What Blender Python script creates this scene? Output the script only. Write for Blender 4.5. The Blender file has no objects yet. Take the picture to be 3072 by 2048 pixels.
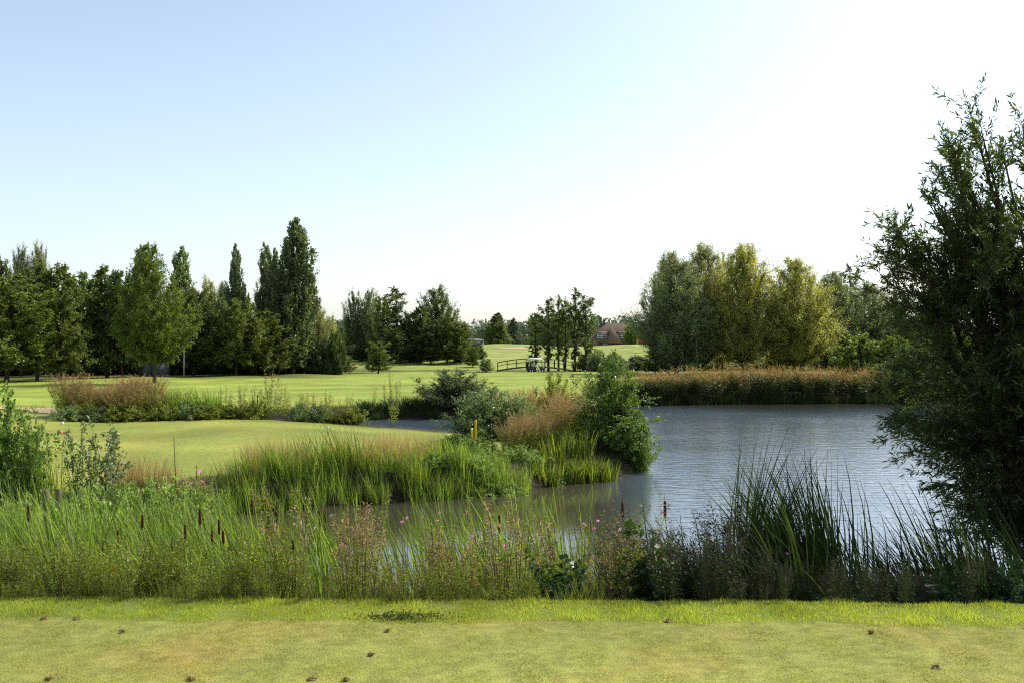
import bpy, math, random
import numpy as np
from mathutils import Vector, Matrix

random.seed(5)
RG = np.random.default_rng(11)
S = bpy.context.scene
COL = S.collection
EYE, F, HY = 3.8, 1024.0, 344.0
PI = math.pi


def W(px, Y):
    return (px - 512.0) / F * Y


def Z(py, Y):
    return EYE - (py - HY) / F * Y


# ------------------------------------------------------------------ scene objects
def thing(name, label, cat, loc=(0, 0, 0), rotz=0.0, group=None, scale=(1, 1, 1)):
    o = bpy.data.objects.new(name, None)
    COL.objects.link(o)
    o.location = loc
    o.rotation_euler = (0, 0, rotz)
    o.scale = scale
    o.empty_display_size = 0.2
    o['label'] = label
    o['category'] = cat
    if group:
        o['group'] = group
    return o


def obj(name, me, mat=None, parent=None, kind=None):
    o = bpy.data.objects.new(name, me)
    COL.objects.link(o)
    if mat is not None and len(me.materials) == 0:
        me.materials.append(mat)
    if parent is not None:
        o.parent = parent
    if kind:
        o['kind'] = kind
    return o


def tag(o, label, cat, group=None, kind=None):
    o['label'] = label
    if cat:
        o['category'] = cat
    if group:
        o['group'] = group
    if kind:
        o['kind'] = kind
    return o


def npmesh(name, V, faces, smooth=False):
    """faces: list of (n,k) int arrays."""
    me = bpy.data.meshes.new(name)
    V = np.ascontiguousarray(V, dtype=np.float32)
    me.vertices.add(len(V))
    me.vertices.foreach_set('co', V.ravel())
    faces = [f for f in faces if len(f)]
    loops = np.concatenate([f.ravel() for f in faces]).astype(np.int32)
    starts, s = [], 0
    for f in faces:
        n, k = f.shape
        starts.append(s + np.arange(n) * k)
        s += n * k
    starts = np.concatenate(starts).astype(np.int32)
    me.loops.add(len(loops))
    me.loops.foreach_set('vertex_index', loops)
    me.polygons.add(len(starts))
    me.polygons.foreach_set('loop_start', starts)
    me.update(calc_edges=True)
    if smooth:
        me.polygons.foreach_set('use_smooth', np.ones(len(starts), dtype=bool))
    return me


class Geo:
    def __init__(self):
        self.V, self.Fs, self.n = [], [], 0

    def add(self, V, faces):
        for f in faces:
            if len(f):
                self.Fs.append(np.asarray(f) + self.n)
        self.V.append(np.asarray(V, float))
        self.n += len(V)
        return self

    def mesh(self, name, smooth=False):
        by = {}
        for f in self.Fs:
            by.setdefault(f.shape[1], []).append(f)
        return npmesh(name, np.concatenate(self.V), [np.concatenate(v) for v in by.values()], smooth)

    # ---- simple solids
    def box(self, c, s, rz=0.0, rx=0.0, ry=0.0):
        x, y, z = [a / 2 for a in s]
        v = np.array([(-x, -y, -z), (x, -y, -z), (x, y, -z), (-x, y, -z), (-x, -y, z), (x, -y, z), (x, y, z), (-x, y, z)])
        M = np.array(Matrix.Rotation(rz, 3, 'Z') @ Matrix.Rotation(ry, 3, 'Y') @ Matrix.Rotation(rx, 3, 'X'))
        v = v @ M.T + np.array(c)
        return self.add(v, [np.array([(0, 3, 2, 1), (4, 5, 6, 7), (0, 1, 5, 4), (1, 2, 6, 5), (2, 3, 7, 6), (3, 0, 4, 7)])])

    def tube(self, pts, rad, sides=8, cap=True):
        pts = np.asarray(pts, float)[None]
        rad = np.broadcast_to(np.asarray(rad, float), (pts.shape[1],))[None]
        v, q = tubes(pts, rad, sides)
        self.add(v, [q])
        if cap:
            k = pts.shape[1]
            self.Fs.append(np.array([list(range(sides))[::-1]]) + self.n - len(v))
            self.Fs.append(np.array([list(range((k - 1) * sides, k * sides))]) + self.n - len(v))
        return self

    def poly(self, pts, idx):
        return self.add(np.array(pts, float), [np.array([f]) for f in idx])


def unit(a):
    return a / np.maximum(np.linalg.norm(a, axis=-1, keepdims=True), 1e-9)


def tubes(Pn, R, sides=5):
    """Pn (n,K,3), R (n,K) -> verts, quads"""
    n, K, _ = Pn.shape
    T = np.gradient(Pn, axis=1)
    T = unit(T)
    ref = np.where(np.abs(T[..., 2:3]) > 0.9, np.array([1.0, 0, 0]), np.array([0, 0, 1.0]))
    A = unit(np.cross(T, ref))
    B = np.cross(T, A)
    th = np.arange(sides) / sides * 2 * PI
    V = Pn[:, :, None, :] + R[:, :, None, None] * (A[:, :, None, :] * np.cos(th)[None, None, :, None] + B[:, :, None, :] * np.sin(th)[None, None, :, None])
    V = V.reshape(-1, 3)
    i, k, s = np.meshgrid(np.arange(n), np.arange(K - 1), np.arange(sides), indexing='ij')
    a = (i * K + k) * sides + s
    b = (i * K + k) * sides + (s + 1) % sides
    Q = np.stack([a, b, b + sides, a + sides], -1).reshape(-1, 4)
    return V, Q


def leaves(C, D, L, Wd, R, fold=0.12, shape=4):
    """leaf-sized faces. C base (n,3), D direction, L length (n), Wd width (n)."""
    n = len(C)
    D = unit(D)
    up = unit(R.normal(0, 1, (n, 3)) + np.array([0, 0, 0.8]))
    S_ = unit(np.cross(D, up))
    N = np.cross(S_, D)
    L = np.broadcast_to(L, (n,))[:, None]
    Wd = np.broadcast_to(Wd, (n,))[:, None]
    if shape == 4:
        v = np.stack([C, C + D * L * .45 + S_ * Wd * .5 + N * L * fold, C + D * L - N * L * fold, C + D * L * .45 - S_ * Wd * .5 + N * L * fold], 1)
        f = np.arange(n * 4).reshape(n, 4)
    else:
        v = np.stack([C, C + D * L * .3 + S_ * Wd * .45 + N * L * fold, C + D * L * .72 + S_ * Wd * .42 + N * L * fold * .6, C + D * L - N * L * fold,
                      C + D * L * .72 - S_ * Wd * .42 + N * L * fold * .6, C + D * L * .3 - S_ * Wd * .45 + N * L * fold], 1)
        f = np.arange(n * 6).reshape(n, 6)
    return v.reshape(-1, 3), f


def bladestrip(B, Dir, H, bend, Wd, R, K=6, p=2.0, kink=None):
    """curved blades. B (n,3) base; Dir (n,3) initial dir; H length; bend (n,3) displacement at the tip; Wd width."""
    n = len(B)
    t = np.linspace(0, 1, K + 1)
    Pn = B[:, None, :] + Dir[:, None, :] * (H[:, None] * t)[..., None] + bend[:, None, :] * (t ** p)[None, :, None]
    fa = R.uniform(0, 2 * PI, n)
    side = np.stack([np.cos(fa), np.sin(fa), np.zeros(n)], -1)
    w = Wd[:, None] * np.array([1 - tt ** 2.2 for tt in t]) * .5
    Lf = Pn - side[:, None, :] * w[..., None]
    Rt = Pn + side[:, None, :] * w[..., None]
    V = np.stack([Lf, Rt], 2).reshape(-1, 3)
    i, k = np.meshgrid(np.arange(n), np.arange(K), indexing='ij')
    a = (i * (K + 1) + k) * 2
    Q = np.stack([a, a + 1, a + 3, a + 2], -1).reshape(-1, 4)
    return V, Q


# ------------------------------------------------------------------ materials
def newmat(name):
    m = bpy.data.materials.new(name)
    m.use_nodes = True
    nt = m.node_tree
    nt.nodes.clear()
    return m, nt, nt.nodes, nt.links


def ramp(N, stops):
    r = N.new('ShaderNodeValToRGB')
    e = r.color_ramp.elements
    while len(e) < len(stops):
        e.new(0.5)
    for el, (p, c) in zip(e, stops):
        el.position = p
        el.color = (*c, 1)
    return r


GAIN = 1.85


def leafmat(name, c1, c2, transl=.35, tcol=None, rough=.45, spec=.4, dead=None, noise=.6, objvar=.25):
    m, nt, N, Lk = newmat(name)
    out = N.new('ShaderNodeOutputMaterial')
    geo = N.new('ShaderNodeNewGeometry')
    c1, c2 = [tuple(v * GAIN for v in c) for c in (c1, c2)]
    stops = [(0, c1), (.8, c2)]
    if dead:
        stops += [(.9, c2), (1.0, dead)]
    r = ramp(N, stops)
    Lk.new(geo.outputs['Random Per Island'], r.inputs[0])
    tc = N.new('ShaderNodeTexCoord')
    nz = N.new('ShaderNodeTexNoise')
    nz.inputs['Scale'].default_value = noise
    Lk.new(tc.outputs['Object'], nz.inputs['Vector'])
    oi = N.new('ShaderNodeObjectInfo')
    mp = N.new('ShaderNodeMapRange')
    mp.inputs['From Min'].default_value = .3
    mp.inputs['From Max'].default_value = .7
    mp.inputs['To Min'].default_value = .72
    mp.inputs['To Max'].default_value = 1.28
    Lk.new(nz.outputs['Fac'], mp.inputs['Value'])
    mo = N.new('ShaderNodeMapRange')
    mo.inputs['To Min'].default_value = 1 - objvar
    mo.inputs['To Max'].default_value = 1 + objvar
    Lk.new(oi.outputs['Random'], mo.inputs['Value'])
    mul = N.new('ShaderNodeMath')
    mul.operation = 'MULTIPLY'
    Lk.new(mp.outputs[0], mul.inputs[0])
    Lk.new(mo.outputs[0], mul.inputs[1])
    mx = N.new('ShaderNodeVectorMath')
    mx.operation = 'SCALE'
    Lk.new(r.outputs[0], mx.inputs[0])
    Lk.new(mul.outputs[0], mx.inputs['Scale'])
    p = N.new('ShaderNodeBsdfPrincipled')
    p.inputs['Roughness'].default_value = rough
    p.inputs['Specular IOR Level'].default_value = spec
    Lk.new(mx.outputs[0], p.inputs['Base Color'])
    t = N.new('ShaderNodeBsdfTranslucent')
    tm = N.new('ShaderNodeVectorMath')
    tm.operation = 'MULTIPLY'
    tm.inputs[1].default_value = tcol or (1.5, 1.5, .6)
    Lk.new(mx.outputs[0], tm.inputs[0])
    Lk.new(tm.outputs[0], t.inputs['Color'])
    ms = N.new('ShaderNodeMixShader')
    ms.inputs[0].default_value = min(.6, transl * 1.25)
    Lk.new(p.outputs[0], ms.inputs[1])
    Lk.new(t.outputs[0], ms.inputs[2])
    Lk.new(ms.outputs[0], out.inputs[0])
    return m


def plainmat(name, c1, c2, scale=3., rough=.7, spec=.3, bump=.2, stretch=(1, 1, 1), metal=0.):
    m, nt, N, Lk = newmat(name)
    out = N.new('ShaderNodeOutputMaterial')
    p = N.new('ShaderNodeBsdfPrincipled')
    p.inputs['Roughness'].default_value = rough
    p.inputs['Specular IOR Level'].default_value = spec
    p.inputs['Metallic'].default_value = metal
    tc = N.new('ShaderNodeTexCoord')
    mpg = N.new('ShaderNodeMapping')
    mpg.inputs['Scale'].default_value = stretch
    nz = N.new('ShaderNodeTexNoise')
    nz.inputs['Scale'].default_value = scale
    nz.inputs['Detail'].default_value = 6
    Lk.new(tc.outputs['Object'], mpg.inputs[0])
    Lk.new(mpg.outputs[0], nz.inputs['Vector'])
    r = ramp(N, [(.3, c1), (.7, c2)])
    Lk.new(nz.outputs['Fac'], r.inputs[0])
    Lk.new(r.outputs[0], p.inputs['Base Color'])
    if bump:
        b = N.new('ShaderNodeBump')
        b.inputs['Strength'].default_value = bump
        b.inputs['Distance'].default_value = .05
        Lk.new(nz.outputs['Fac'], b.inputs['Height'])
        Lk.new(b.outputs[0], p.inputs['Normal'])
    Lk.new(p.outputs[0], out.inputs[0])
    return m


BARK = plainmat('bark', (.035, .028, .02), (.10, .08, .06), 6, .9, .1, .6, (1, 1, .25))
BARK_PALE = plainmat('pale_bark', (.12, .11, .09), (.35, .33, .29), 5, .85, .1, .4, (1, 1, .4))
STEM = plainmat('stem', (.06, .075, .02), (.13, .12, .045), 4, .8, .1, 0)
STEM_RED = plainmat('reddish_stem', (.10, .05, .03), (.16, .11, .05), 4, .8, .1, 0)
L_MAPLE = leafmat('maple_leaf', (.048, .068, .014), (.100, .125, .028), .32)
L_LONE = leafmat('lone_tree_leaf', (.036, .056, .008), (.078, .102, .018), .33, rough=.5)
L_ALDER = leafmat('alder_leaf', (.038, .060, .015), (.090, .118, .032), .3)
L_POPLAR = leafmat('poplar_leaf', (.045, .070, .024), (.14, .17, .075), .28, spec=.6, rough=.4)
L_WILLOW = leafmat('willow_leaf', (.11, .125, .055), (.235, .24, .12), .45, (1.4, 1.35, .75))
L_WILLOWY = leafmat('yellow_willow_leaf', (.115, .125, .035), (.25, .245, .09), .5, (1.4, 1.38, .6))
L_GREYW = leafmat('grey_willow_leaf', (.065, .088, .038), (.15, .175, .095), .3)
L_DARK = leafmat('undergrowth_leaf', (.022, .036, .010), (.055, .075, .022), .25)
L_FAR = leafmat('woodland_leaf', (.055, .075, .045), (.095, .12, .075), .3, (1.2, 1.2, .9), spec=.1, rough=.7)  # aerial haze put into the paler bluish leaf colour
L_CRACK = leafmat('crack_willow_leaf', (.014, .026, .010), (.055, .075, .030), .36, (1.9, 1.9, .5), rough=.42, spec=.3, noise=1.2)
L_BUSH = leafmat('shrub_leaf', (.038, .072, .012), (.095, .145, .028), .38, rough=.42, spec=.55, noise=1.5)
L_SALLOW = leafmat('sallow_leaf', (.055, .085, .025), (.15, .185, .085), .3, (1.2, 1.4, .6), rough=.4, spec=.6, noise=1.5)
L_DARKSALLOW = leafmat('dark_sallow_leaf', (.028, .042, .014), (.085, .105, .045), .25, (1.2, 1.4, .6), noise=1.5)
L_YELLOWB = leafmat('yellow_green_leaf', (.06, .078, .014), (.135, .15, .034), .45)
L_MINT = leafmat('pale_herb_leaf', (.08, .125, .025), (.20, .25, .09), .35, (1.25, 1.4, .5), rough=.45, spec=.4, noise=2)
L_WEED = leafmat('weed_leaf', (.065, .085, .014), (.155, .175, .036), .38, noise=1.5, dead=(.22, .13, .05))
L_ROUND = leafmat('round_leaf', (.014, .034, .012), (.045, .085, .028), .3, (1.6, 1.9, .5), rough=.42, spec=.5)
REED_M = leafmat('mixed_reed_blade', (.065, .105, .016), (.15, .185, .045), .42, (1.3, 1.4, .5), rough=.5, spec=.3, dead=(.26, .19, .09), noise=1.6, objvar=.4)
REED = leafmat('reed_blade', (.045, .08, .011), (.155, .195, .055), .42, (1.35, 1.5, .4), rough=.5, spec=.25, dead=(.28, .21, .09), noise=1.)
REED_DARK = leafmat('dark_reed_blade', (.014, .024, .008), (.034, .048, .015), .3, (1.3, 1.5, .5), rough=.5, spec=.2, dead=(.16, .12, .06))  # darker copy of the reed green, with bank shade put into the colour
SEDGE = leafmat('sedge_blade', (.065, .095, .014), (.14, .155, .035), .45, (1.3, 1.4, .5), dead=(.28, .22, .09))
DRYG = leafmat('dry_grass_blade', (.16, .125, .05), (.28, .21, .10), .4, (1.2, 1.1, .7))
FLUFF = leafmat('seed_sprays', (.14, .09, .05), (.26, .18, .11), .5, (1.2, 1.1, .9), spec=.1, rough=.8, noise=2)
L_SHADE = leafmat('shaded_leaf', (.008, .017, .006), (.024, .04, .012), .3, (1.6, 1.9, .5), rough=.5, spec=.25)  # willow shade painted into the herb leaf colour
FLUFFD = leafmat('shaded_fluff', (.03, .024, .017), (.06, .046, .033), .3, (1, 1, 1), spec=.1, rough=.8, noise=2)  # seed fluff colour darkened to carry the willow shade
PLUME = leafmat('brown_plume', (.12, .078, .03), (.32, .23, .10), .5, (1.25, 1.15, .75), spec=.1, rough=.8, noise=2.2, objvar=.4)
PLUMEP = leafmat('pinkish_plume', (.125, .08, .04), (.25, .175, .10), .5, (1.2, 1.1, .8), spec=.1, rough=.8, noise=1.2)
PINK = leafmat('pink_petal', (.55, .12, .35), (.75, .25, .55), .4, (1.1, 1, 1.1), noise=2)
HEAD = plainmat('cattail_brown', (.075, .028, .012), (.14, .055, .025), 40, .9, .1, .3)
WHITEF = leafmat('white_petal', (.6, .6, .55), (.8, .8, .75), .3, (1, 1, 1), noise=2)

# ------------------------------------------------------------------ terrain
LAKE = np.array([(80, 13.2), (12, 13.0), (8, 12.9), (4, 12.6), (0, 12.6), (-4, 12.8), (-6.5, 13.4), (-9, 14.6), (-9.8, 16.5), (-8.8, 19.5), (-7.6, 21.8), (-6.1, 23.2),
                 (-4.3, 24.3), (-2.7, 25), (-1.2, 25.6), (0.2, 26.6), (1.1, 28), (2.7, 28.7), (3.7, 30.6), (4.0, 33), (3.4, 36), (2.0, 40), (-1, 42.6), (-4, 44.1), (-7.3, 45.3), (-12, 45.6),
                 (-18, 46.4), (-22, 48.2), (-23, 49.8), (-20, 50.6), (-14, 50.6), (-9, 51.6), (-5, 52.8), (-1, 53.6), (2.2, 55), (2.0, 58), (4.8, 61.5), (8.3, 64.3), (14, 66), (22, 66.6), (32, 67), (45, 66),
                 (80, 62)])


def sdist(x, y):
    """signed distance to the lake outline, positive on land"""
    x = np.asarray(x, float)
    y = np.asarray(y, float)
    d2 = np.full(x.shape, 1e12)
    inside = np.zeros(x.shape, bool)
    n = len(LAKE)
    for i in range(n):
        ax, ay = LAKE[i]
        bx, by = LAKE[(i + 1) % n]
        ex, ey = bx - ax, by - ay
        t = np.clip(((x - ax) * ex + (y - ay) * ey) / (ex * ex + ey * ey), 0, 1)
        d2 = np.minimum(d2, (x - ax - t * ex) ** 2 + (y - ay - t * ey) ** 2)
        c = ((ay > y) != (by > y)) & (x < ex * (y - ay) / (ey if abs(ey) > 1e-9 else 1e-9) + ax)
        inside ^= c
    d = np.sqrt(d2)
    # ragged shore
    d = np.where(inside, -d, d) + .12 * np.sin(x * 2.3 + y * .7) * np.sin(y * 1.9 - x * .5)
    return d


def sstep(a, b, v):
    t = np.clip((v - a) / (b - a), 0, 1)
    return t * t * (3 - 2 * t)


def tee_edge(x):
    return 9.47 - .022 * x + .03 * np.sin(x * 1.1) + .02 * np.sin(x * 2.7 + 1)


def hgt(x, y):
    x = np.asarray(x, float)
    y = np.asarray(y, float)
    sd = sdist(x, y)
    base = np.interp(y, [12.4, 18, 24, 30, 42, 56, 92, 132, 142, 165, 200, 250, 300, 700], [.25, .5, .72, .75, .62, .62, .36, .26, .08, 1.1, 1.6, 2.1, 2.2, 2.6])
    base = base + np.where(y > 20, .07 * np.sin(x * .23 + 1) * np.sin(y * .17) + .05 * np.sin(x * .6 + y * .35), 0)
    base = base + sstep(60, 80, y) * (1 - sstep(120, 134, y)) * .13 * np.sin(x * .09 + .8) * np.sin(y * .11 + x * .03)
    base = base + 1.9 * np.exp(-((x + 1) / 15) ** 2 - ((y - 245) / 26) ** 2) + 1.8 * np.exp(-((x - 28) / 13) ** 2 - ((y - 235) / 24) ** 2)
    base = base + .5 * np.exp(-((x + 25) / 18) ** 2 - ((y - 175) / 12) ** 2)
    base = base - .52 * sstep(30, 43, y) * (1 - sstep(46, 48.5, y)) * sstep(-11, -1, x)
    e = tee_edge(x)
    near = 1.4 - 1.18 * sstep(0, 1, (y - e) / 2.7)
    L = np.where(y < 12.4, near, base)
    k = sstep(12.0, 15.0, y)
    L = np.where((y > 12.0) & (y < 15.0), near * (1 - k) + base * k, L)
    wd = np.where(y < 16, .7, np.where(y > 48, .35, np.where(y > 38, .3, .6)))
    z = np.where(sd > 0, -.02 + (L + .02) * sstep(-.15, 1, sd / wd), np.maximum(-1.0, -.02 + sd * .5))
    return z


def H1(x, y):
    return float(hgt(np.array([x]), np.array([y]))[0])


def shore(px, y0, y1):
    """distance at which a pixel column leaves the water"""
    ys = np.arange(y0, y1, .05)
    sd = sdist((px - 512) / F * ys, ys)
    k = np.where((sd[:-1] < 0) & (sd[1:] >= 0))[0]
    return float(ys[k[0] + 1]) if len(k) else .5 * (y0 + y1)


def build_ground():
    xs = np.concatenate([-np.geomspace(1500, 46, 26), np.arange(-40, -12, .8), np.arange(-12, 12, .2), np.arange(12, 40.1, .8), np.geomspace(46, 1500, 26)])
    ys = np.concatenate([np.array([-60, -30, -15, -8, -4, 0, 2, 4]), np.arange(5, 15, .12), np.arange(15, 34, .25), np.arange(34, 70, .4), np.arange(70, 150, 1.), np.arange(150, 300, 3.), np.geomspace(305, 2500, 24)])
    X, Y = np.meshgrid(xs, ys)
    nx, ny = len(xs), len(ys)
    x, y = X.ravel(), Y.ravel()
    z = hgt(x, y)
    V = np.stack([x, y, z], 1)
    i, j = np.meshgrid(np.arange(ny - 1), np.arange(nx - 1), indexing='ij')
    a = (i * nx + j).ravel()
    Q = np.stack([a, a + 1, a + nx + 1, a + nx], 1)
    me = npmesh('ground', V, [Q], True)
    sd = sdist(x, y)
    e = tee_edge(x)
    c = np.zeros((len(x), 4))
    wob = .5 * np.sin(x * .9) + .3 * np.sin(x * 2.1 + y)
    tee = np.array([.26, .27, .060, .5])
    strip = np.array([.16, .21, .035, .0])
    soil = np.array([.045, .05, .018, .0])
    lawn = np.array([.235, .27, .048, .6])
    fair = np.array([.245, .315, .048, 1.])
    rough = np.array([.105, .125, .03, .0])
    far = np.array([.25, .305, .062, .8])

    def mix(c, col, m):
        return c * (1 - m[:, None]) + col * m[:, None]
    c[:] = tee
    c = mix(c, strip, sstep(-.62, -.55, y - e))
    c = mix(c, soil, sstep(-.05, .12, y - e))
    c = mix(c, lawn, sstep(18, 21, y + wob) * sstep(1.0, 1.6, sd + .3 * wob))
    c = mix(c, fair, sstep(53, 55, y) * sstep(.6, 1.1, sd))
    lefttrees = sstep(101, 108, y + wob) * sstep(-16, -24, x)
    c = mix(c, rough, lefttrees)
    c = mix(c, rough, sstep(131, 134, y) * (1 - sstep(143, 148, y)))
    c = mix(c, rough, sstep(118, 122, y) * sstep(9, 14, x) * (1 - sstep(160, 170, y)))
    c = mix(c, far, sstep(146, 150, y) * (1 - sstep(300, 330, y)) * (1 - sstep(60, 70, np.abs(x))))
    c = mix(c, rough, sstep(300, 340, y))
    c = mix(c, np.array([.05, .04, .022, 0]), 1 - sstep(.02, .45, sd))
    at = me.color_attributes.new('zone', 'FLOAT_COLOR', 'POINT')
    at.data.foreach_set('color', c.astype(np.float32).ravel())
    m, nt, N, Lk = newmat('turf')
    out = N.new('ShaderNodeOutputMaterial')
    p = N.new('ShaderNodeBsdfPrincipled')
    p.inputs['Roughness'].default_value = .85
    p.inputs['Specular IOR Level'].default_value = .15
    va = N.new('ShaderNodeVertexColor')
    va.layer_name = 'zone'
    tc = N.new('ShaderNodeTexCoord')

    def noise(scale, st=(1, 1, 1), det=5):
        mp = N.new('ShaderNodeMapping')
        mp.inputs['Scale'].default_value = st
        Lk.new(tc.outputs['Object'], mp.inputs[0])
        nz = N.new('ShaderNodeTexNoise')
        nz.inputs['Scale'].default_value = scale
        nz.inputs['Detail'].default_value = det
        Lk.new(mp.outputs[0], nz.inputs['Vector'])
        return nz

    def rng(sock, a, b, lo=.3, hi=.7):
        r = N.new('ShaderNodeMapRange')
        r.inputs['From Min'].default_value = lo
        r.inputs['From Max'].default_value = hi
        r.inputs['To Min'].default_value = a
        r.inputs['To Max'].default_value = b
        Lk.new(sock, r.inputs['Value'])
        return r.outputs[0]

    def mul(a, b):
        q = N.new('ShaderNodeMath')
        q.operation = 'MULTIPLY'
        Lk.new(a, q.inputs[0])
        Lk.new(b, q.inputs[1])
        return q.outputs[0]
    n1 = noise(.35, (1, .6, 1), 5)
    n2 = noise(9., (1, 1, 1), 6)
    n3 = noise(60., (1, 1, 1), 4)
    n4 = noise(.16, (.35, 1.4, 1), 3)
    v = mul(mul(rng(n1.outputs['Fac'], .8, 1.2), rng(n2.outputs['Fac'], .75, 1.25)), mul(rng(n3.outputs['Fac'], .7, 1.3), rng(n4.outputs['Fac'], .84, 1.16)))
    sc = N.new('ShaderNodeVectorMath')
    sc.operation = 'SCALE'
    Lk.new(va.outputs['Color'], sc.inputs[0])
    Lk.new(v, sc.inputs['Scale'])
    # hue drift: dry patches
    n5 = noise(.7, (1, 1, 1), 6)
    dry = N.new('ShaderNodeMix')
    dry.data_type = 'RGBA'
    dry.blend_type = 'MULTIPLY'
    dry.inputs[7].default_value = (1.22, .95, 1.0, 1)
    Lk.new(rng(n5.outputs['Fac'], 0, 1, .45, .72), dry.inputs[0])
    Lk.new(sc.outputs[0], dry.inputs[6])
    Lk.new(dry.outputs[2], p.inputs['Base Color'])
    b = N.new('ShaderNodeBump')
    b.inputs['Strength'].default_value = .5
    b.inputs['Distance'].default_value = .03
    Lk.new(n3.outputs['Fac'], b.inputs['Height'])
    Lk.new(b.outputs[0], p.inputs['Normal'])
    Lk.new(p.outputs[0], out.inputs[0])
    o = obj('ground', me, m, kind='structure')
    o['label'] = 'grassy golf course ground with tee, peninsula lawn and fairways around the pond'
    return o


build_ground()


def sheet(name, cx, cy, rx, ry, mat, lift, label, n=48, rot=0., k=10):
    """an irregular patch that lies on the ground"""
    V, Fq = [], []
    for r in range(k + 1):
        for a in range(n):
            th = 2 * PI * a / n
            rr = r / k * (1 + .13 * math.sin(2 * th + cx) + .08 * math.sin(5 * th + cy))
            dx, dy = rx * rr * math.cos(th), ry * rr * math.sin(th)
            V.append((cx + dx * math.cos(rot) - dy * math.sin(rot), cy + dx * math.sin(rot) + dy * math.cos(rot)))
    V = np.array(V)
    z = hgt(V[:, 0], V[:, 1]) + lift
    for r in range(k):
        for a in range(n):
            b = (a + 1) % n
            Fq.append((r * n + a, (r + 1) * n + a, (r + 1) * n + b, r * n + b))
    o = obj(name, npmesh(name, np.column_stack([V, z]), [np.array(Fq)], True), mat, kind='structure')
    o['label'] = label
    return o


SAND = plainmat('sand', (.42, .31, .19), (.55, .43, .29), 4, .95, .05, .3)
sheet('path', W(35, 50) - 6, 50.2, 7.2, 1.5, SAND, .03, 'pale sandy path at the left edge behind the leafy shrub')
sheet('path', W(489, 133.5), 133.4, 5.0, 1.3, SAND, .07, 'sandy path leading to the footbridge behind the golf cart')
sheet('sand_bunker', W(521, 226), 226, 5.2, 2.6, SAND, .05, 'shallow sand bunker in the face of the far mound')
sheet('sand_bunker', W(326, 175), 178, 4.2, 3.2, SAND, .05, 'sand bunker on the fairway between the left trees and middle grove')


# ------------------------------------------------------------------ water
def build_water():
    xs = np.arange(-34, 80.1, 1.0)
    ys = np.arange(11.5, 69.1, .8)
    X, Y = np.meshgrid(xs, ys)
    x, y = X.ravel(), Y.ravel()
    nx, ny = len(xs), len(ys)
    i, j = np.meshgrid(np.arange(ny - 1), np.arange(nx - 1), indexing='ij')
    a = (i * nx + j).ravel()
    me = npmesh('water', np.stack([x, y, np.zeros_like(x)], 1), [np.stack([a, a + 1, a + nx + 1, a + nx], 1)], True)
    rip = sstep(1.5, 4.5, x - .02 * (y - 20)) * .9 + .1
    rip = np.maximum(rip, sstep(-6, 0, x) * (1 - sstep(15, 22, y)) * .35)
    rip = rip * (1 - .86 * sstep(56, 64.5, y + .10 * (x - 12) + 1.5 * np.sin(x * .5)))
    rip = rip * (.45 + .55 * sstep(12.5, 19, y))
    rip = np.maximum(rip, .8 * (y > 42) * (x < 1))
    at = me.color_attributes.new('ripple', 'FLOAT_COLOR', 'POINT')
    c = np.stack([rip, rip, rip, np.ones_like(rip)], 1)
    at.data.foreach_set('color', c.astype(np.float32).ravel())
    m, nt, N, Lk = newmat('pond_water')
    out = N.new('ShaderNodeOutputMaterial')
    p = N.new('ShaderNodeBsdfPrincipled')
    p.inputs['Roughness'].default_value = .04
    p.inputs['IOR'].default_value = 1.5
    p.inputs['Specular IOR Level'].default_value = .8
    tc = N.new('ShaderNodeTexCoord')
    va = N.new('ShaderNodeVertexColor')
    va.layer_name = 'ripple'
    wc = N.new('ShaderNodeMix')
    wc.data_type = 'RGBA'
    wc.inputs[6].default_value = (.050, .040, .014, 1)  # water brown, raised to stand in for the bank reflections
    wc.inputs[7].default_value = (.11, .155, .195, 1)  # reflected sky blue put into the base colour of rippled water
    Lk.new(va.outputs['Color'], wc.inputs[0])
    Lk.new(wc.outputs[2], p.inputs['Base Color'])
    hs = []
    for sc, st, d in ((2.6, (.6, 1.3, 1), 4), (8., (.6, 1.2, 1), 3), (.22, (.8, 1, 1), 2)):
        mp = N.new('ShaderNodeMapping')
        mp.inputs['Scale'].default_value = st
        mp.inputs['Rotation'].default_value = (0, 0, .15)
        Lk.new(tc.outputs['Object'], mp.inputs[0])
        nz = N.new('ShaderNodeTexNoise')
        nz.inputs['Scale'].default_value = sc
        nz.inputs['Detail'].default_value = d
        Lk.new(mp.outputs[0], nz.inputs['Vector'])
        hs.append(nz.outputs['Fac'])
    ma = N.new('ShaderNodeMath')
    ma.operation = 'MULTIPLY_ADD'
    ma.inputs[1].default_value = .35
    Lk.new(hs[1], ma.inputs[0])
    Lk.new(hs[0], ma.inputs[2])
    gust = N.new('ShaderNodeMapRange')
    gust.inputs['From Min'].default_value = .35
    gust.inputs['From Max'].default_value = .65
    gust.inputs['To Min'].default_value = .7
    gust.inputs['To Max'].default_value = 1.15
    Lk.new(hs[2], gust.inputs['Value'])
    st = N.new('ShaderNodeMath')
    st.operation = 'MULTIPLY'
    Lk.new(gust.outputs[0], st.inputs[0])
    Lk.new(va.outputs['Color'], st.inputs[1])
    b = N.new('ShaderNodeBump')
    b.inputs['Distance'].default_value = .02
    Lk.new(st.outputs[0], b.inputs['Strength'])
    Lk.new(ma.outputs[0], b.inputs['Height'])
    Lk.new(b.outputs[0], p.inputs['Normal'])
    Lk.new(p.outputs[0], out.inputs[0])
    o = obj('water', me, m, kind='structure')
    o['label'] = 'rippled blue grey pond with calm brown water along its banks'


build_water()


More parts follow.
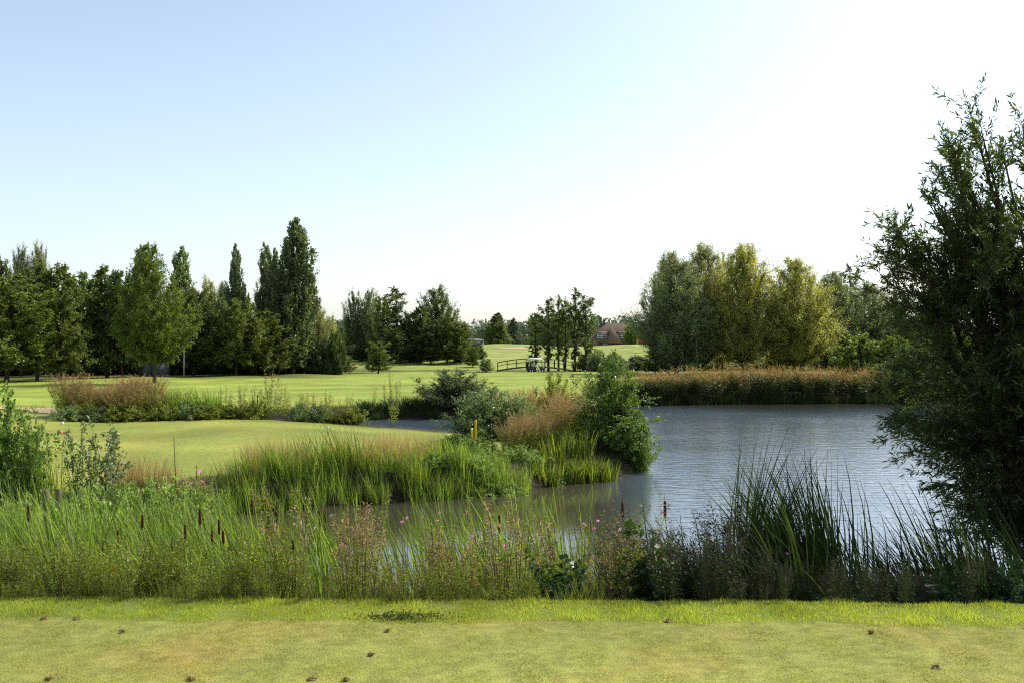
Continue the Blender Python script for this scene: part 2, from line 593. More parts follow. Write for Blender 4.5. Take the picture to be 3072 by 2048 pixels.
# ------------------------------------------------------------------ trees and shrubs
def bez(a, c, b, K):
    t = np.linspace(0, 1, K)[None, :, None]
    return a[:, None] * (1 - t) ** 2 + c[:, None] * 2 * t * (1 - t) + b[:, None] * t ** 2


def grow(H, env, n1=60, clear=.12, rise=(.3, 1.4), n2=12, n3=18, L=.2, Wf=.55, spread=.12, twig=.9, up=.3, droop=.1, r0=.16, bush=False,
         wind=0., lump=.2, seed=0, inner=.45, shape=4, flat=1., twigs=True, sides=5):
    R = np.random.default_rng(seed)
    E = np.array(env, float)
    tt = np.linspace(E[0, 0], E[-1, 0], 200)
    ee = np.interp(tt, E[:, 0], E[:, 1])
    cdf = np.cumsum(ee + .12 * ee.max())
    cdf /= cdf[-1]
    u = np.interp((np.arange(n1) + R.uniform(0, 1, n1)) / n1, cdf, tt)
    az = np.arange(n1) * 2.39996 + R.normal(0, .4, n1)
    ph = R.uniform(0, 6, 4)
    lmp = 1 + lump * (np.sin(az * 2 + u * 9 + ph[0]) * .5 + np.sin(az * 3 - u * 17 + ph[1]) * .5) + R.normal(0, lump * .45, n1)
    rr = np.interp(u, E[:, 0], E[:, 1]) * R.uniform(inner, 1.0, n1) ** .6 * lmp
    K = 9
    t = np.linspace(0, 1, K)
    wob = np.cumsum(R.normal(0, .012 * H, (K, 2)), 0)
    wob -= wob[0]
    trunk = np.column_stack([wob * .5, t * H * .96])
    tx = lambda q: np.column_stack([np.interp(q, t, trunk[:, 0]), np.interp(q, t, trunk[:, 1]), q * H * .96])
    rs = rise[0] + (rise[1] - rise[0]) * np.clip(u, 0, 1)
    u0 = np.clip(u - rs * rr / H, clear, .97)
    u0 = np.minimum(u0, np.maximum(u, clear))
    st = tx(u0)
    tip = tx(np.clip(u, 0, 1))
    tip[:, 0] += rr * np.cos(az)
    tip[:, 1] += rr * np.sin(az) * flat
    tip[:, 2] = u * H
    tip[:, 0] -= wind * H * np.clip(u, 0, 1.2) ** 2
    if bush:
        a0 = R.uniform(0, 2 * PI, n1)
        r_ = R.uniform(0, .22, n1) * E[:, 1].max()
        st = np.column_stack([r_ * np.cos(a0), r_ * np.sin(a0) * flat, np.full(n1, -.05)])
    ctl = st + (tip - st) * (np.array([.35, .35, .65]) if bush else np.array([.6, .6, .35]))
    KL = 6
    LB = bez(st, ctl, tip, KL)
    LB[:, 1:-1] += R.normal(0, .012 * H, (n1, KL - 2, 3))
    g = Geo()
    if not bush:
        v, q = tubes(trunk[None], (r0 * np.array([1.25, 1, .92, .82, .7, .56, .4, .25, .08]))[None], 8)
        g.add(v, [q])
        lr = r0 * .42 * (1 - .75 * np.clip(u0, 0, 1))
    else:
        lr = np.full(n1, r0)
    v, q = tubes(LB, lr[:, None] * np.linspace(1, .18, KL)[None], sides)
    g.add(v, [q])
    # twigs
    s = R.uniform(.1, 1.0, (n1, n2)) ** .55
    s[:, 0] = 1.0
    idx = s * (KL - 1)
    i0 = np.clip(idx.astype(int), 0, KL - 2)
    fr = (idx - i0)[..., None]
    ii = np.arange(n1)[:, None]
    base = LB[ii, i0] * (1 - fr) + LB[ii, i0 + 1] * fr
    tang = unit(LB[ii, i0 + 1] - LB[ii, i0])
    td = unit(tang * .8 + unit(R.normal(0, 1, (n1, n2, 3))) * .9 + np.array([-wind, 0, up]))
    tl = twig * R.uniform(.5, 1.2, (n1, n2)) * (.55 + .45 * np.clip(rr / (E[:, 1].max() + 1e-6), 0, 1))[:, None]
    base, td, tl = base.reshape(-1, 3), td.reshape(-1, 3), tl.reshape(-1)
    if twigs:
        tp = base[:, None] + td[:, None] * (tl[:, None] * np.array([0, .5, 1.]))[..., None]
        tp[:, 2, 2] -= droop * tl * .5
        v, q = tubes(tp, np.full((len(tp), 1), lr.mean() * .22) * np.array([[1, .7, .3]]), 3)
        g.add(v, [q])
    q = R.uniform(.05, 1.08, (len(base), n3))
    C = base[:, None] + td[:, None] * (tl[:, None] * q)[..., None]
    C[..., 2] -= droop * (tl[:, None] * q) * q * .5
    C += R.normal(0, 1, C.shape) * (spread * tl)[:, None, None]
    D = td[:, None] * .6 + R.normal(0, .7, C.shape) + np.array([-wind * 1.5, 0, -droop])
    C, D = C.reshape(-1, 3), D.reshape(-1, 3)
    Ln = L * R.uniform(.6, 1.25, len(C))
    v, f = leaves(C, D, Ln, Ln * Wf, R, .12, shape)
    return g.mesh('branches', True), npmesh('leaves', v, [f]), H, float(np.percentile(np.hypot(C[:, 0], C[:, 1]), 97))


LIB = {}


def lib(key, n=2, **kw):
    LIB[key] = [grow(seed=hash_(key) + 31 * i, **kw) for i in range(n)]


def hash_(s):
    return sum((i + 1) * ord(c) for i, c in enumerate(s)) % 9973


lib('maple', 2, H=12, env=[(.14, 2.0), (.22, 3.2), (.42, 3.7), (.62, 3.5), (.8, 3.0), (.92, 2.1), (1.0, 1.0)], n1=140, clear=.18, n2=14, n3=20, L=.22, Wf=.65, twig=.95, lump=.24)
lib('lone', 1, H=12, env=[(.16, 1.3), (.22, 2.7), (.32, 3.5), (.46, 3.7), (.6, 3.5), (.72, 2.7), (.82, 1.7), (.92, 1.1), (1.0, .4)], n1=190, clear=.17, rise=(.9, 1.8), n2=15, n3=20, L=.17, Wf=.55, twig=.8, up=.4, lump=.16, r0=.17)
lib('alder', 3, H=12, env=[(.1, 2.0), (.25, 2.6), (.45, 2.7), (.65, 2.5), (.82, 2.1), (.93, 1.6), (1.0, .8)], n1=90, clear=.13, rise=(.2, .9), n2=13, n3=19, L=.22, Wf=.72, twig=.8, lump=.42, inner=.3)
lib('thinalder', 3, H=11, env=[(.14, .5), (.3, 1.0), (.4, 1.1), (.5, .8), (.62, 1.4), (.8, 1.35), (.93, 1.0), (1.0, .35)], n1=32, clear=.16, rise=(.1, .5), n2=11, n3=13, L=.2, Wf=.7, twig=.7, lump=.7, inner=.2, r0=.16)
lib('poplar', 2, H=17, env=[(.05, 1.3), (.2, 2.1), (.4, 2.25), (.6, 2.1), (.8, 1.6), (.92, 1.0), (1.0, .3)], n1=190, clear=.05, rise=(2.4, 3.0), n2=14, n3=18, L=.23, Wf=.78, twig=.9, up=.9, droop=.0, lump=.3, r0=.25)
lib('willow', 3, H=13, env=[(.14, 2.2), (.22, 3.8), (.42, 4.7), (.6, 4.4), (.76, 3.6), (.88, 2.4), (.95, 1.5), (1.0, .7)], n1=230, clear=.1, rise=(.5, 1.3), n2=16, n3=19, L=.27, Wf=.28, twig=1.4, up=.45, droop=.35, lump=.3, inner=.25, wind=.02, r0=.24)
lib('cone', 2, H=9, env=[(.03, 2.6), (.2, 2.8), (.5, 2.1), (.75, 1.3), (.92, .6), (1.0, .15)], n1=120, clear=.03, rise=(.1, .6), n2=12, n3=16, L=.28, Wf=.5, twig=.7, up=.1, lump=.2)
lib('plume', 2, H=12, env=[(.08, 2.2), (.3, 2.8), (.5, 2.8), (.7, 2.5), (.86, 1.9), (1.0, 1.1)], n1=110, clear=.1, rise=(1.6, 2.8), n2=15, n3=19, L=.25, Wf=.42, twig=1.1, up=1.0, droop=.0, lump=.35)
lib('under', 3, H=4, env=[(.04, 2.0), (.3, 2.5), (.6, 2.2), (.85, 1.3), (1.0, .5)], n1=80, bush=True, n2=11, n3=15, L=.24, Wf=.6, twig=.7, r0=.03, lump=.3, inner=.3)
lib('shrub', 3, H=2.2, env=[(.05, 1.1), (.3, 1.5), (.6, 1.35), (.85, .8), (1.0, .35)], n1=120, bush=True, n2=13, n3=16, L=.085, Wf=.45, twig=.42, r0=.014, lump=.28, inner=.3, sides=4)
lib('tipbush', 1, H=3.5, env=[(.02, .75), (.15, 1.15), (.35, 1.25), (.5, 1.0), (.7, .8), (.85, .5), (1.0, .2)], n1=95, bush=True, n2=13, n3=15, L=.085, Wf=.62, twig=.42, r0=.02, lump=.4, inner=.25, up=.2)
lib('bramble', 3, H=.9, env=[(.05, .8), (.4, .9), (.8, .6), (1.0, .3)], n1=50, bush=True, n2=9, n3=13, L=.065, Wf=.65, twig=.25, r0=.006, lump=.25, inner=.2, sides=3)
lib('leafshrub', 2, H=2.6, env=[(.03, .9), (.25, 1.25), (.55, 1.1), (.8, .6), (1.0, .25)], n1=60, bush=True, n2=12, n3=13, L=.09, Wf=.62, twig=.42, r0=.016, lump=.35, inner=.25, shape=6, sides=4)
lib('sapling', 3, H=1.5, env=[(.1, .2), (.4, .42), (.7, .42), (1.0, .3)], n1=16, bush=True, n2=7, n3=9, L=.075, Wf=.38, twig=.2, r0=.007, lump=.4, inner=.2, sides=4, up=.9, shape=6)
lib('round', 3, H=1.0, env=[(.05, .2), (.3, .34), (.65, .36), (.9, .25), (1.0, .12)], n1=16, bush=True, n2=7, n3=3, L=.085, Wf=.9, twig=.1, r0=.006, lump=.3, inner=.2, sides=4, shape=6)


def plant(kind, name, label, cat, px, Y, top=None, wpx=None, leaf=None, bark=None, var=None, group=None, height=None, width=None, rot=None, dz=0., lean=0., X=None):
    vs = LIB[kind]
    i = random.randrange(len(vs)) if var is None else var % len(vs)
    bm_, lm_, H, R_ = vs[i]
    if X is None:
        X = W(px, Y)
    zb = H1(X, Y) - .05 + dz
    h = height if height is not None else Z(top, Y) - zb
    wd = width if width is not None else wpx / F * Y
    sz, sx = h / H, wd / 2 / R_
    r = random.uniform(0, 6.28) if rot is None else rot
    o = thing(name, label, cat, (X, Y, zb), r, group, (sx, sx, sz))
    if lean:
        o.rotation_euler = (0, lean, 0)
    key = (leaf or L_MAPLE).name
    for nm, me, mt in ((('stems' if kind in BUSHY else 'trunk'), bm_, bark or BARK), (('foliage' if kind in BUSHY else 'crown'), lm_, leaf or L_MAPLE)):
        k = (me.name, mt.name)
        if k not in MESHMAT:
            m2 = me if len(me.materials) == 0 else me.copy()
            if len(m2.materials):
                m2.materials.clear()
            m2.materials.append(mt)
            MESHMAT[k] = m2
        c = bpy.data.objects.new(nm, MESHMAT[k])
        COL.objects.link(c)
        c.parent = o
    return o


MESHMAT = {}
BUSHY = {'under', 'shrub', 'tipbush', 'bramble', 'leafshrub', 'sapling', 'round'}

G_LEFT = 'trees of the left wood'
T = [
    # kind, name, px, Y, top, wpx, leaf, bark, label
    ('maple', 'broadleaf_tree', 6, 95.5, 277, 78, L_MAPLE, BARK, 'large rounded green tree cut by the left edge of the wood'),
    ('maple', 'broadleaf_tree', -6, 112, 258, 46, L_ALDER, BARK, 'dark tall tree at the far left edge, behind the rounded green tree'),
    ('willow', 'willow_tree', 20, 118, 249, 34, L_GREYW, BARK, 'silvery willow top at left with one pale wind-blown plume'),
    ('willow', 'willow_tree', 40, 119, 246, 32, L_WILLOW, BARK, 'silvery willow, the taller and further right of the two pale plumes'),
    ('alder', 'alder_tree', 37, 98, 266, 44, L_ALDER, BARK, 'dark alder with thick trunk on the lawn below the pale willow plumes'),
    ('alder', 'alder_tree', 60, 98.5, 266, 42, L_MAPLE, BARK, 'dense olive alder with straight bare trunk, second trunk on the left lawn'),
    ('alder', 'alder_tree', 79, 106, 274, 42, L_ALDER, BARK, 'dark leaning trunk alder between the olive alder and the airy alder'),
    ('alder', 'alder_tree', 91, 116, 283, 34, L_ALDER, BARK, 'lower dark alder in the dip of the left wood skyline'),
    ('alder', 'alder_tree', 107, 108, 268, 40, L_ALDER, BARK, 'airy alder with gaps of sky in its top, left of the lone lawn tree'),
    ('alder', 'alder_tree', 122, 106, 273, 34, L_ALDER, BARK, 'slim airy alder directly left of the tall poplar tops'),
    ('alder', 'alder_tree', 134, 108, 285, 34, L_DARK, BARK, 'dark alder beside the grey metal shed'),
    ('poplar', 'poplar_tree', 141, 122, 248, 30, L_POPLAR, BARK, 'poplar top rising behind the left shoulder of the lone lawn tree'),
    ('poplar', 'poplar_tree', 181, 122, 249, 32, L_POPLAR, BARK, 'poplar top rising behind the right shoulder of the lone lawn tree'),
    ('lone', 'broadleaf_tree', 154.6, 92, 246, 74, L_LONE, BARK, 'large oval tree standing alone on the mown lawn before the metal shed'),
    ('maple', 'broadleaf_tree', 193, 112, 290, 48, L_ALDER, BARK, 'low spreading dark tree right of the thin bare stake'),
    ('plume', 'willow_tree', 208, 124, 280, 26, L_WILLOW, BARK, 'brushy pale willow between the lone tree and the slim poplar'),
    ('willow', 'willow_tree', 222, 125, 284, 30, L_GREYW, BARK, 'grey willow directly left of the slim single poplar'),
    ('poplar', 'poplar_tree', 235, 121, 247, 20, L_POPLAR, BARK, 'slim single poplar with a narrow dark spire'),
    ('poplar', 'poplar_tree', 245, 124, 284, 17, L_POPLAR, BARK, 'short poplar spire leaning on the right of the slim poplar'),
    ('maple', 'broadleaf_tree', 236, 112, 300, 46, L_MAPLE, BARK, 'rounded green young tree with pale thin trunk below the slim poplar'),
    ('plume', 'willow_tree', 263, 124, 284, 26, L_WILLOW, BARK, 'pale olive willow left of the great poplar, below the twin spires'),
    ('poplar', 'poplar_tree', 267, 123, 246, 22, L_POPLAR, BARK, 'dark poplar, left one of the twin spires beside the great poplar'),
    ('poplar', 'poplar_tree', 277, 122, 251, 20, L_POPLAR, BARK, 'dark poplar, right one of the twin spires beside the great poplar'),
    ('alder', 'alder_tree', 269, 114, 312, 36, L_MAPLE, BARK, 'small green tree with slender trunk before the great poplar'),
    ('poplar', 'poplar_tree', 293, 119, 222, 46, L_POPLAR, BARK, 'great poplar, the tallest tree of the left wood'),
    ('willow', 'willow_tree', 318, 124, 306, 36, L_WILLOW, BARK, 'pale yellowish willow at the right end of the left wood'),
    ('plume', 'willow_tree', 331, 130, 317, 18, L_WILLOWY, BARK, 'small yellow willow with feathery top at the end of the wood'),
    ('maple', 'broadleaf_tree', -48, 104, 272, 44, L_MAPLE, BARK, 'broad green tree just beyond the left edge of the view'),
    ('alder', 'alder_tree', -84, 108, 268, 44, L_ALDER, BARK, 'dark alder well beyond the left edge of the view'),
    # middle grove
    ('plume', 'poplar_tree', 354, 172, 293, 22, L_POPLAR, BARK, 'brushy poplar at the left end of the middle grove'),
    ('plume', 'poplar_tree', 370, 172, 291, 24, L_POPLAR, BARK, 'taller brushy poplar, second from the left in the middle grove'),
    ('alder', 'alder_tree', 383, 166, 296, 26, L_ALDER, BARK, 'dark alder between brushy poplars and the flat topped alder'),
    ('thinalder', 'alder_tree', 398, 164, 287, 36, L_ALDER, BARK, 'flat topped tall alder with open crown in the middle grove'),
    ('alder', 'alder_tree', 410, 163, 312, 36, L_DARK, BARK, 'dark lower alder right of the flat topped alder'),
    ('alder', 'alder_tree', 422, 162, 306, 30, L_ALDER, BARK, 'alder with bare twig top left of the dense upright tree'),
    ('plume', 'poplar_tree', 438, 168, 288, 40, L_ALDER, BARK, 'dense dark upright poplar, broadest top of the middle grove'),
    ('alder', 'alder_tree', 447, 160, 314, 32, L_ALDER, BARK, 'alder with two visible trunks right of the dense upright poplar'),
    ('alder', 'alder_tree', 461, 160, 322, 26, L_MAPLE, BARK, 'small alder near the right end of the middle grove'),
    ('alder', 'alder_tree', 395, 159, 328, 34, L_ALDER, BARK, 'low dark alder at the foot of the flat topped alder'),
    ('alder', 'alder_tree', 431, 159, 326, 34, L_DARK, BARK, 'low dark alder at the foot of the dense upright poplar'),
    ('maple', 'broadleaf_tree', 330, 185, 328, 18, L_ALDER, BARK, 'young round headed tree beside the distant left bunker'),
    ('maple', 'broadleaf_tree', 343, 195, 327, 20, L_ALDER, BARK, 'young round tree by the brushy poplars'),
    ('cone', 'conical_tree', 497, 262, 313, 28, L_ALDER, BARK, 'dark conical tree on the far mound above the bunker'),
    ('cone', 'conical_tree', 513, 285, 318, 18, L_FAR, BARK, 'smaller bluish conical tree behind the far mound'),
    # alders by the bridge
    ('thinalder', 'alder_tree', 534.6, 142, 312, 26, L_ALDER, BARK, 'thin alder with bare twig top left of the golf cart roof'),
    ('thinalder', 'alder_tree', 548.5, 142, 297, 24, L_ALDER, BARK, 'slender bare trunked alder just right of the golf cart'),
    ('thinalder', 'alder_tree', 558.5, 143, 296, 24, L_ALDER, BARK, 'slender alder, second right of the golf cart'),
    ('thinalder', 'alder_tree', 565, 144, 300, 24, L_ALDER, BARK, 'slender alder with slanting trunk, third right of the golf cart'),
    ('thinalder', 'alder_tree', 575, 142, 289, 28, L_ALDER, BARK, 'tallest slender alder before the clubhouse'),
    ('thinalder', 'alder_tree', 587, 142, 294, 30, L_ALDER, BARK, 'fuller dark alder touching the clubhouse roof'),
    ('maple', 'broadleaf_tree', 632, 262, 324, 17, L_LONE, BARK, 'small bright green tree in front of the clubhouse'),
    # right willows
    ('willow', 'willow_tree', 676, 119, 262, 82, L_GREYW, BARK, 'dark leafy willow with low hanging limb at the left of the lakeside row'),
    ('willow', 'willow_tree', 668, 124, 253, 52, L_WILLOW, BARK, 'pale willow plume above the dark lakeside willow'),
    ('willow', 'willow_tree', 703, 123, 246, 66, L_WILLOW, BARK, 'tall pale willow, highest plume of the lakeside row'),
    ('plume', 'willow_tree', 722, 127, 258, 26, L_WILLOWY, BARK, 'narrow pale willow between the two tallest lakeside willows'),
    ('willow', 'willow_tree', 743, 119, 246, 76, L_WILLOWY, BARK, 'yellow green willow with straight dark trunk in the middle of the lakeside row'),
    ('willow', 'willow_tree', 795, 119, 260, 76, L_WILLOWY, BARK, 'golden green willow with sunlit right side in the lakeside row'),
    ('willow', 'willow_tree', 831, 124, 273, 62, L_GREYW, BARK, 'dull grey green willow right of the golden willow'),
    ('thinalder', 'alder_tree', 850, 128, 264, 30, L_ALDER, BARK, 'alder with open top rising behind the grey willow'),
    ('willow', 'willow_tree', 868, 126, 284, 54, L_GREYW, BARK, 'dark willow beside the near right willow edge'),
    ('alder', 'alder_tree', 895, 126, 292, 44, L_ALDER, BARK, 'dark alder half hidden by the big near willow'),
    ('willow', 'willow_tree', 935, 126, 285, 60, L_GREYW, BARK, 'willow glimpsed through the big near willow'),
    ('thinalder', 'birch_tree', 696.5, 116, 318, 22, L_MAPLE, BARK_PALE, 'thin pale stemmed birch under the lakeside willows'),
]
for k, nm, px, Y, top, wp, lf, bk, lab in T:
    if px < 335 and k in ('alder', 'maple'):
        wp *= 1.35
    plant(k, nm, lab, 'tree', px, Y, top, wp, lf, bk)

# undergrowth
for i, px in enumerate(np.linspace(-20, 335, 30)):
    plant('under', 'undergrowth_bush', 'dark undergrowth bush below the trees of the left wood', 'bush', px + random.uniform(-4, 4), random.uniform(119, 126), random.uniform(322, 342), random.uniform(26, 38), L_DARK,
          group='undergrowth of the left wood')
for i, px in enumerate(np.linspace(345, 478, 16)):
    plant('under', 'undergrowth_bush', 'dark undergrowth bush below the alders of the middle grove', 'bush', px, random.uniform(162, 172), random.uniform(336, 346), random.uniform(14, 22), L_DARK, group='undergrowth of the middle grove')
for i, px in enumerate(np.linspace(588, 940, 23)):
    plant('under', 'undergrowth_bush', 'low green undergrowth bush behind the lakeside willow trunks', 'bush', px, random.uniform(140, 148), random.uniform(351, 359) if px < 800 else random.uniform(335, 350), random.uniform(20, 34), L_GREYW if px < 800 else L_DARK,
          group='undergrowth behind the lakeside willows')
SH = [(378, 127, 341, 28, L_ALDER, 'loose dark shrub on the fairway edge below the flat topped alder'),
      (346, 128, 355, 24, L_GREYW, 'olive shrub at the fairway edge right of the left wood'),
      (473, 152, 346, 16, L_ALDER, 'rounded shrub at the right end of the middle grove'),
      (486, 131, 358, 16, L_GREYW, 'small pale shrub by the sandy path left of the footbridge'),
      (597, 138, 349, 20, L_GREYW, 'pale shrub right of the footbridge'),
      (614, 136, 352, 22, L_GREYW, 'low shrub at the fairway edge below the clubhouse'),
      (655, 120, 343, 30, L_ALDER, 'dark drooping shrub under the left lakeside willow'),
      (860, 112, 334, 60, L_MAPLE, 'broad yellow green bush right of the lakeside willows'),
      (893, 110, 337, 44, L_LONE, 'yellow green bush partly behind the near willow'),
      (776, 124, 352, 26, L_YELLOWB, 'low yellowish shrub between two lakeside willow trunks')]
for px, Y, top, wp, lf, lab in SH:
    plant('alder' if px < 500 or px == 655 else 'under', 'shrub', lab, 'shrub', px, Y, top, wp, lf)


# far-off wood: one mass
def woodland():
    R = np.random.default_rng(3)
    n = 620
    X = R.uniform(-290, 290, n)
    Y = R.uniform(420, 470, n)
    zb = hgt(X, Y)
    Ht = R.uniform(7.5, 12.5, n) + 1.5 * np.sin(X * .05)
    m = 260
    th = R.uniform(0, 2 * PI, (n, m))
    q = R.uniform(0, 1, (n, m))
    rad = (2.6 + 1.6 * R.uniform(0, 1, (n, 1))) * np.sqrt(np.clip(1 - (q * 1.25 - .35) ** 2, .03, 1)) * R.uniform(.6, 1.1, (n, m))
    C = np.stack([X[:, None] + rad * np.cos(th), Y[:, None] + rad * np.sin(th), zb[:, None] + Ht[:, None] * (.02 + q)], -1).reshape(-1, 3)
    D = R.normal(0, 1, C.shape)
    Ln = R.uniform(.6, 1.3, len(C))
    v, f = leaves(C, D, Ln, Ln * .8, R)
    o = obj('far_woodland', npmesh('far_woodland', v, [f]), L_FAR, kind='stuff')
    tag(o, 'hazy grey green line of distant woodland behind the golf course', 'woodland')


woodland()


# ------------------------------------------------------------------ the big near willow
def big_willow():
    R = np.random.default_rng(21)
    bx, by = 7.1, 12.9
    zb = H1(bx + .22, by)
    zz = [1.0, 1.5, 1.9, 2.5, 3.1, 3.8, 4.3, 4.7, 5.3, 5.9, 6.5, 6.95]
    xl = [6.0, 5.6, 5.3, 4.9, 4.55, 4.75, 4.75, 4.55, 4.8, 5.15, 5.6, 6.0]
    root = thing('willow_tree', 'big dark narrow leaved willow overhanging the pond at the right edge', 'tree', (bx + .22, by, zb))
    starts, tips = [], []
    # leaders with plume tops
    lead = [(5.42, 12.6, 6.9), (5.75, 13.1, 5.5), (6.22, 12.9, 6.8), (6.6, 12.3, 7.1), (7.0, 13.4, 7.3), (7.6, 12.6, 7.1), (8.3, 13.1, 6.7), (9.0, 12.7, 6.0), (4.98, 12.8, 5.8), (6.1, 12.2, 5.8), (7.2, 13.9, 6.2), (5.22, 12.7, 6.45), (5.42, 12.3, 6.6), (5.32, 12.9, 6.5), (5.15, 12.4, 6.1), (5.35, 13.0, 6.0), (5.55, 12.5, 5.6), (5.9, 12.8, 5.5), (6.35, 12.5, 6.4), (6.1, 13.2, 6.55), (6.8, 12.8, 6.8), (4.8, 12.9, 5.4), (5.0, 12.4, 5.5), (5.05, 12.8, 5.75), (5.3, 12.3, 5.5), (5.38, 12.9, 6.4), (5.25, 12.6, 6.2), (5.7, 12.4, 5.4), (5.85, 13.1, 5.4), (6.15, 12.4, 6.35), (6.3, 12.9, 6.1), (6.5, 13.1, 6.6), (6.7, 12.5, 6.5), (7.3, 12.9, 6.9), (7.9, 12.4, 6.5), (4.65, 12.7, 5.05), (4.95, 12.6, 5.15)]
    for tx, ty, tz in lead:
        starts.append((bx + R.normal(0, .12), by + R.normal(0, .12), zb))
        tips.append((tx, ty, tz))
    nl = len(lead)
    st, tp = np.array(starts), np.array(tips)
    LD = bez(st, st + (tp - st) * np.array([.55, .55, .55]) + np.array([0, 0, .5]), tp, 9)
    LD[:, 1:-1] += R.normal(0, .05, (nl, 7, 3))
    g = Geo()
    v, q = tubes(LD, np.full((nl, 1), .075) * np.linspace(1, .09, 9)[None], 7)
    g.add(v, [q])
    # limbs into the crown
    n1 = 330
    z = R.uniform(1.5, 5.4, n1)
    z = np.where(R.uniform(0, 1, n1) < .2, R.uniform(1.6, 3.4, n1), z)
    rad = (bx - np.interp(z, zz, xl)) * np.sqrt(R.uniform(.12, 1.02, n1))
    az = R.uniform(0, 2 * PI, n1)
    tip = np.stack([bx + rad * np.cos(az), by + rad * np.sin(az) * .85, z], -1)
    # spikes that break the left outline
    extra = np.array([(4.42, 12.6, 5.02), (4.38, 12.9, 4.62), (4.6, 12.5, 4.3), (4.45, 12.7, 3.15), (4.5, 12.4, 2.95), (4.8, 12.6, 2.6), (5.05, 12.5, 2.2), (5.2, 12.3, 1.9), (4.62, 12.9, 5.5), (5.25, 12.5, 1.55), (4.9, 13.1, 3.5)])
    tip = np.concatenate([tip, extra])
    n1 = len(tip)
    li = R.integers(0, nl, n1)
    # join each limb to the leader point nearest below it
    pts = LD.reshape(-1, 3)
    d = np.linalg.norm((tip[:, None] - pts[None]) * np.array([1, 1, .8]), axis=2) + np.where(pts[None, :, 2] > tip[:, None, 2] - .25, 3., 0) + R.uniform(0, .7, (n1, len(pts)))
    s0 = pts[d.argmin(1)]
    LB = bez(s0, s0 + (tip - s0) * np.array([.55, .55, .75]), tip, 6)
    LB[:, 1:-1] += R.normal(0, .04, (n1, 4, 3))
    v, q = tubes(LB, np.full((n1, 1), .022) * np.linspace(1, .2, 6)[None], 5)
    g.add(v, [q])
    # twigs on limbs and on the leaders' upper half
    n2 = 15
    K = 6

    def twigs(PL, n2, s_lo, ln, upb):
        n, K, _ = PL.shape
        s = R.uniform(s_lo, 1, (n, n2))
        s[:, 0] = 1
        idx = s * (K - 1)
        i0 = np.clip(idx.astype(int), 0, K - 2)
        fr = (idx - i0)[..., None]
        ii = np.arange(n)[:, None]
        b = PL[ii, i0] * (1 - fr) + PL[ii, i0 + 1] * fr
        t = unit(PL[ii, i0 + 1] - PL[ii, i0])
        dd = unit(t * .9 + unit(R.normal(0, 1, b.shape)) * .75 + np.array([-.1, 0, upb]))
        l = ln * R.uniform(.5, 1.25, (n, n2))
        return b.reshape(-1, 3), dd.reshape(-1, 3), l.ravel()
    a1 = twigs(LB, 15, .15, .5, .12)
    a2 = twigs(LD, 40, .4, .46, .4)
    b, dd, l = [np.concatenate([p, q_]) for p, q_ in zip(a1, a2)]
    tt = np.array([0, .5, 1.])
    TP = b[:, None] + dd[:, None] * (l[:, None] * tt)[..., None]
    TP[:, 2, 2] -= .12 * l
    v, q = tubes(TP, np.full((len(TP), 1), .004) * np.array([[1, .7, .4]]), 3)
    g.add(v, [q])
    root.location = ((bx + .22) * 1.07, by * 1.07, EYE + (zb - EYE) * 1.07)
    root.scale = (1.07, 1.07, 1.03)
    obj('trunk', g.mesh('trunk', True), BARK, root).location = (-bx, -by, -zb)
    n3 = 30
    s = R.uniform(.05, 1.05, (len(b), n3))
    C = b[:, None] + dd[:, None] * (l[:, None] * s)[..., None]
    C[..., 2] -= .12 * l[:, None] * s * s
    C += R.normal(0, .012, C.shape)
    D = dd[:, None] * .75 + R.normal(0, .48, C.shape) + np.array([-.05, 0, -.12])
    C, D = C.reshape(-1, 3), D.reshape(-1, 3)
    Ln = R.uniform(.06, .12, len(C))
    v, f = leaves(C, D, Ln, Ln * R.uniform(.16, .24, len(C)), R, .06)
    obj('crown', npmesh('crown', v, [f]), L_CRACK, root).location = (-bx, -by, -zb)


big_willow()


# ------------------------------------------------------------------ reeds, cattails and herbs
def tuft_mesh(n, h, seed, w=.016, lean=(-.3, 0.), bendv=.25, rad=.16, var=.25, K=6):
    R = np.random.default_rng(seed)
    a = R.uniform(0, 2 * PI, n)
    r = rad * np.sqrt(R.uniform(0, 1, n))
    B = np.stack([r * np.cos(a), r * np.sin(a), np.full(n, -.05)], -1)
    Hh = h * R.uniform(1 - 1.6 * var, 1 + var * .5, n)
    D = unit(np.stack([np.cos(a) * .14 + lean[0] * .3 + R.normal(0, .07, n), np.sin(a) * .14 + R.normal(0, .07, n), np.ones(n)], -1))
    bx = lean[0] * R.uniform(.2, 1.5, n) + R.normal(0, bendv, n) * .5
    byy = lean[1] + R.normal(0, bendv * .5, n)
    m = np.hypot(bx, byy)
    bend = np.stack([bx, byy, -.5 * m ** 2 - .1 * m], -1) * Hh[:, None]
    v, q = bladestrip(B, D, Hh, bend, w * R.uniform(.7, 1.25, n), R, K, 2.2)
    return npmesh('blades', v, [q])


def setmat(me, mat):
    me.materials.append(mat)
    return me


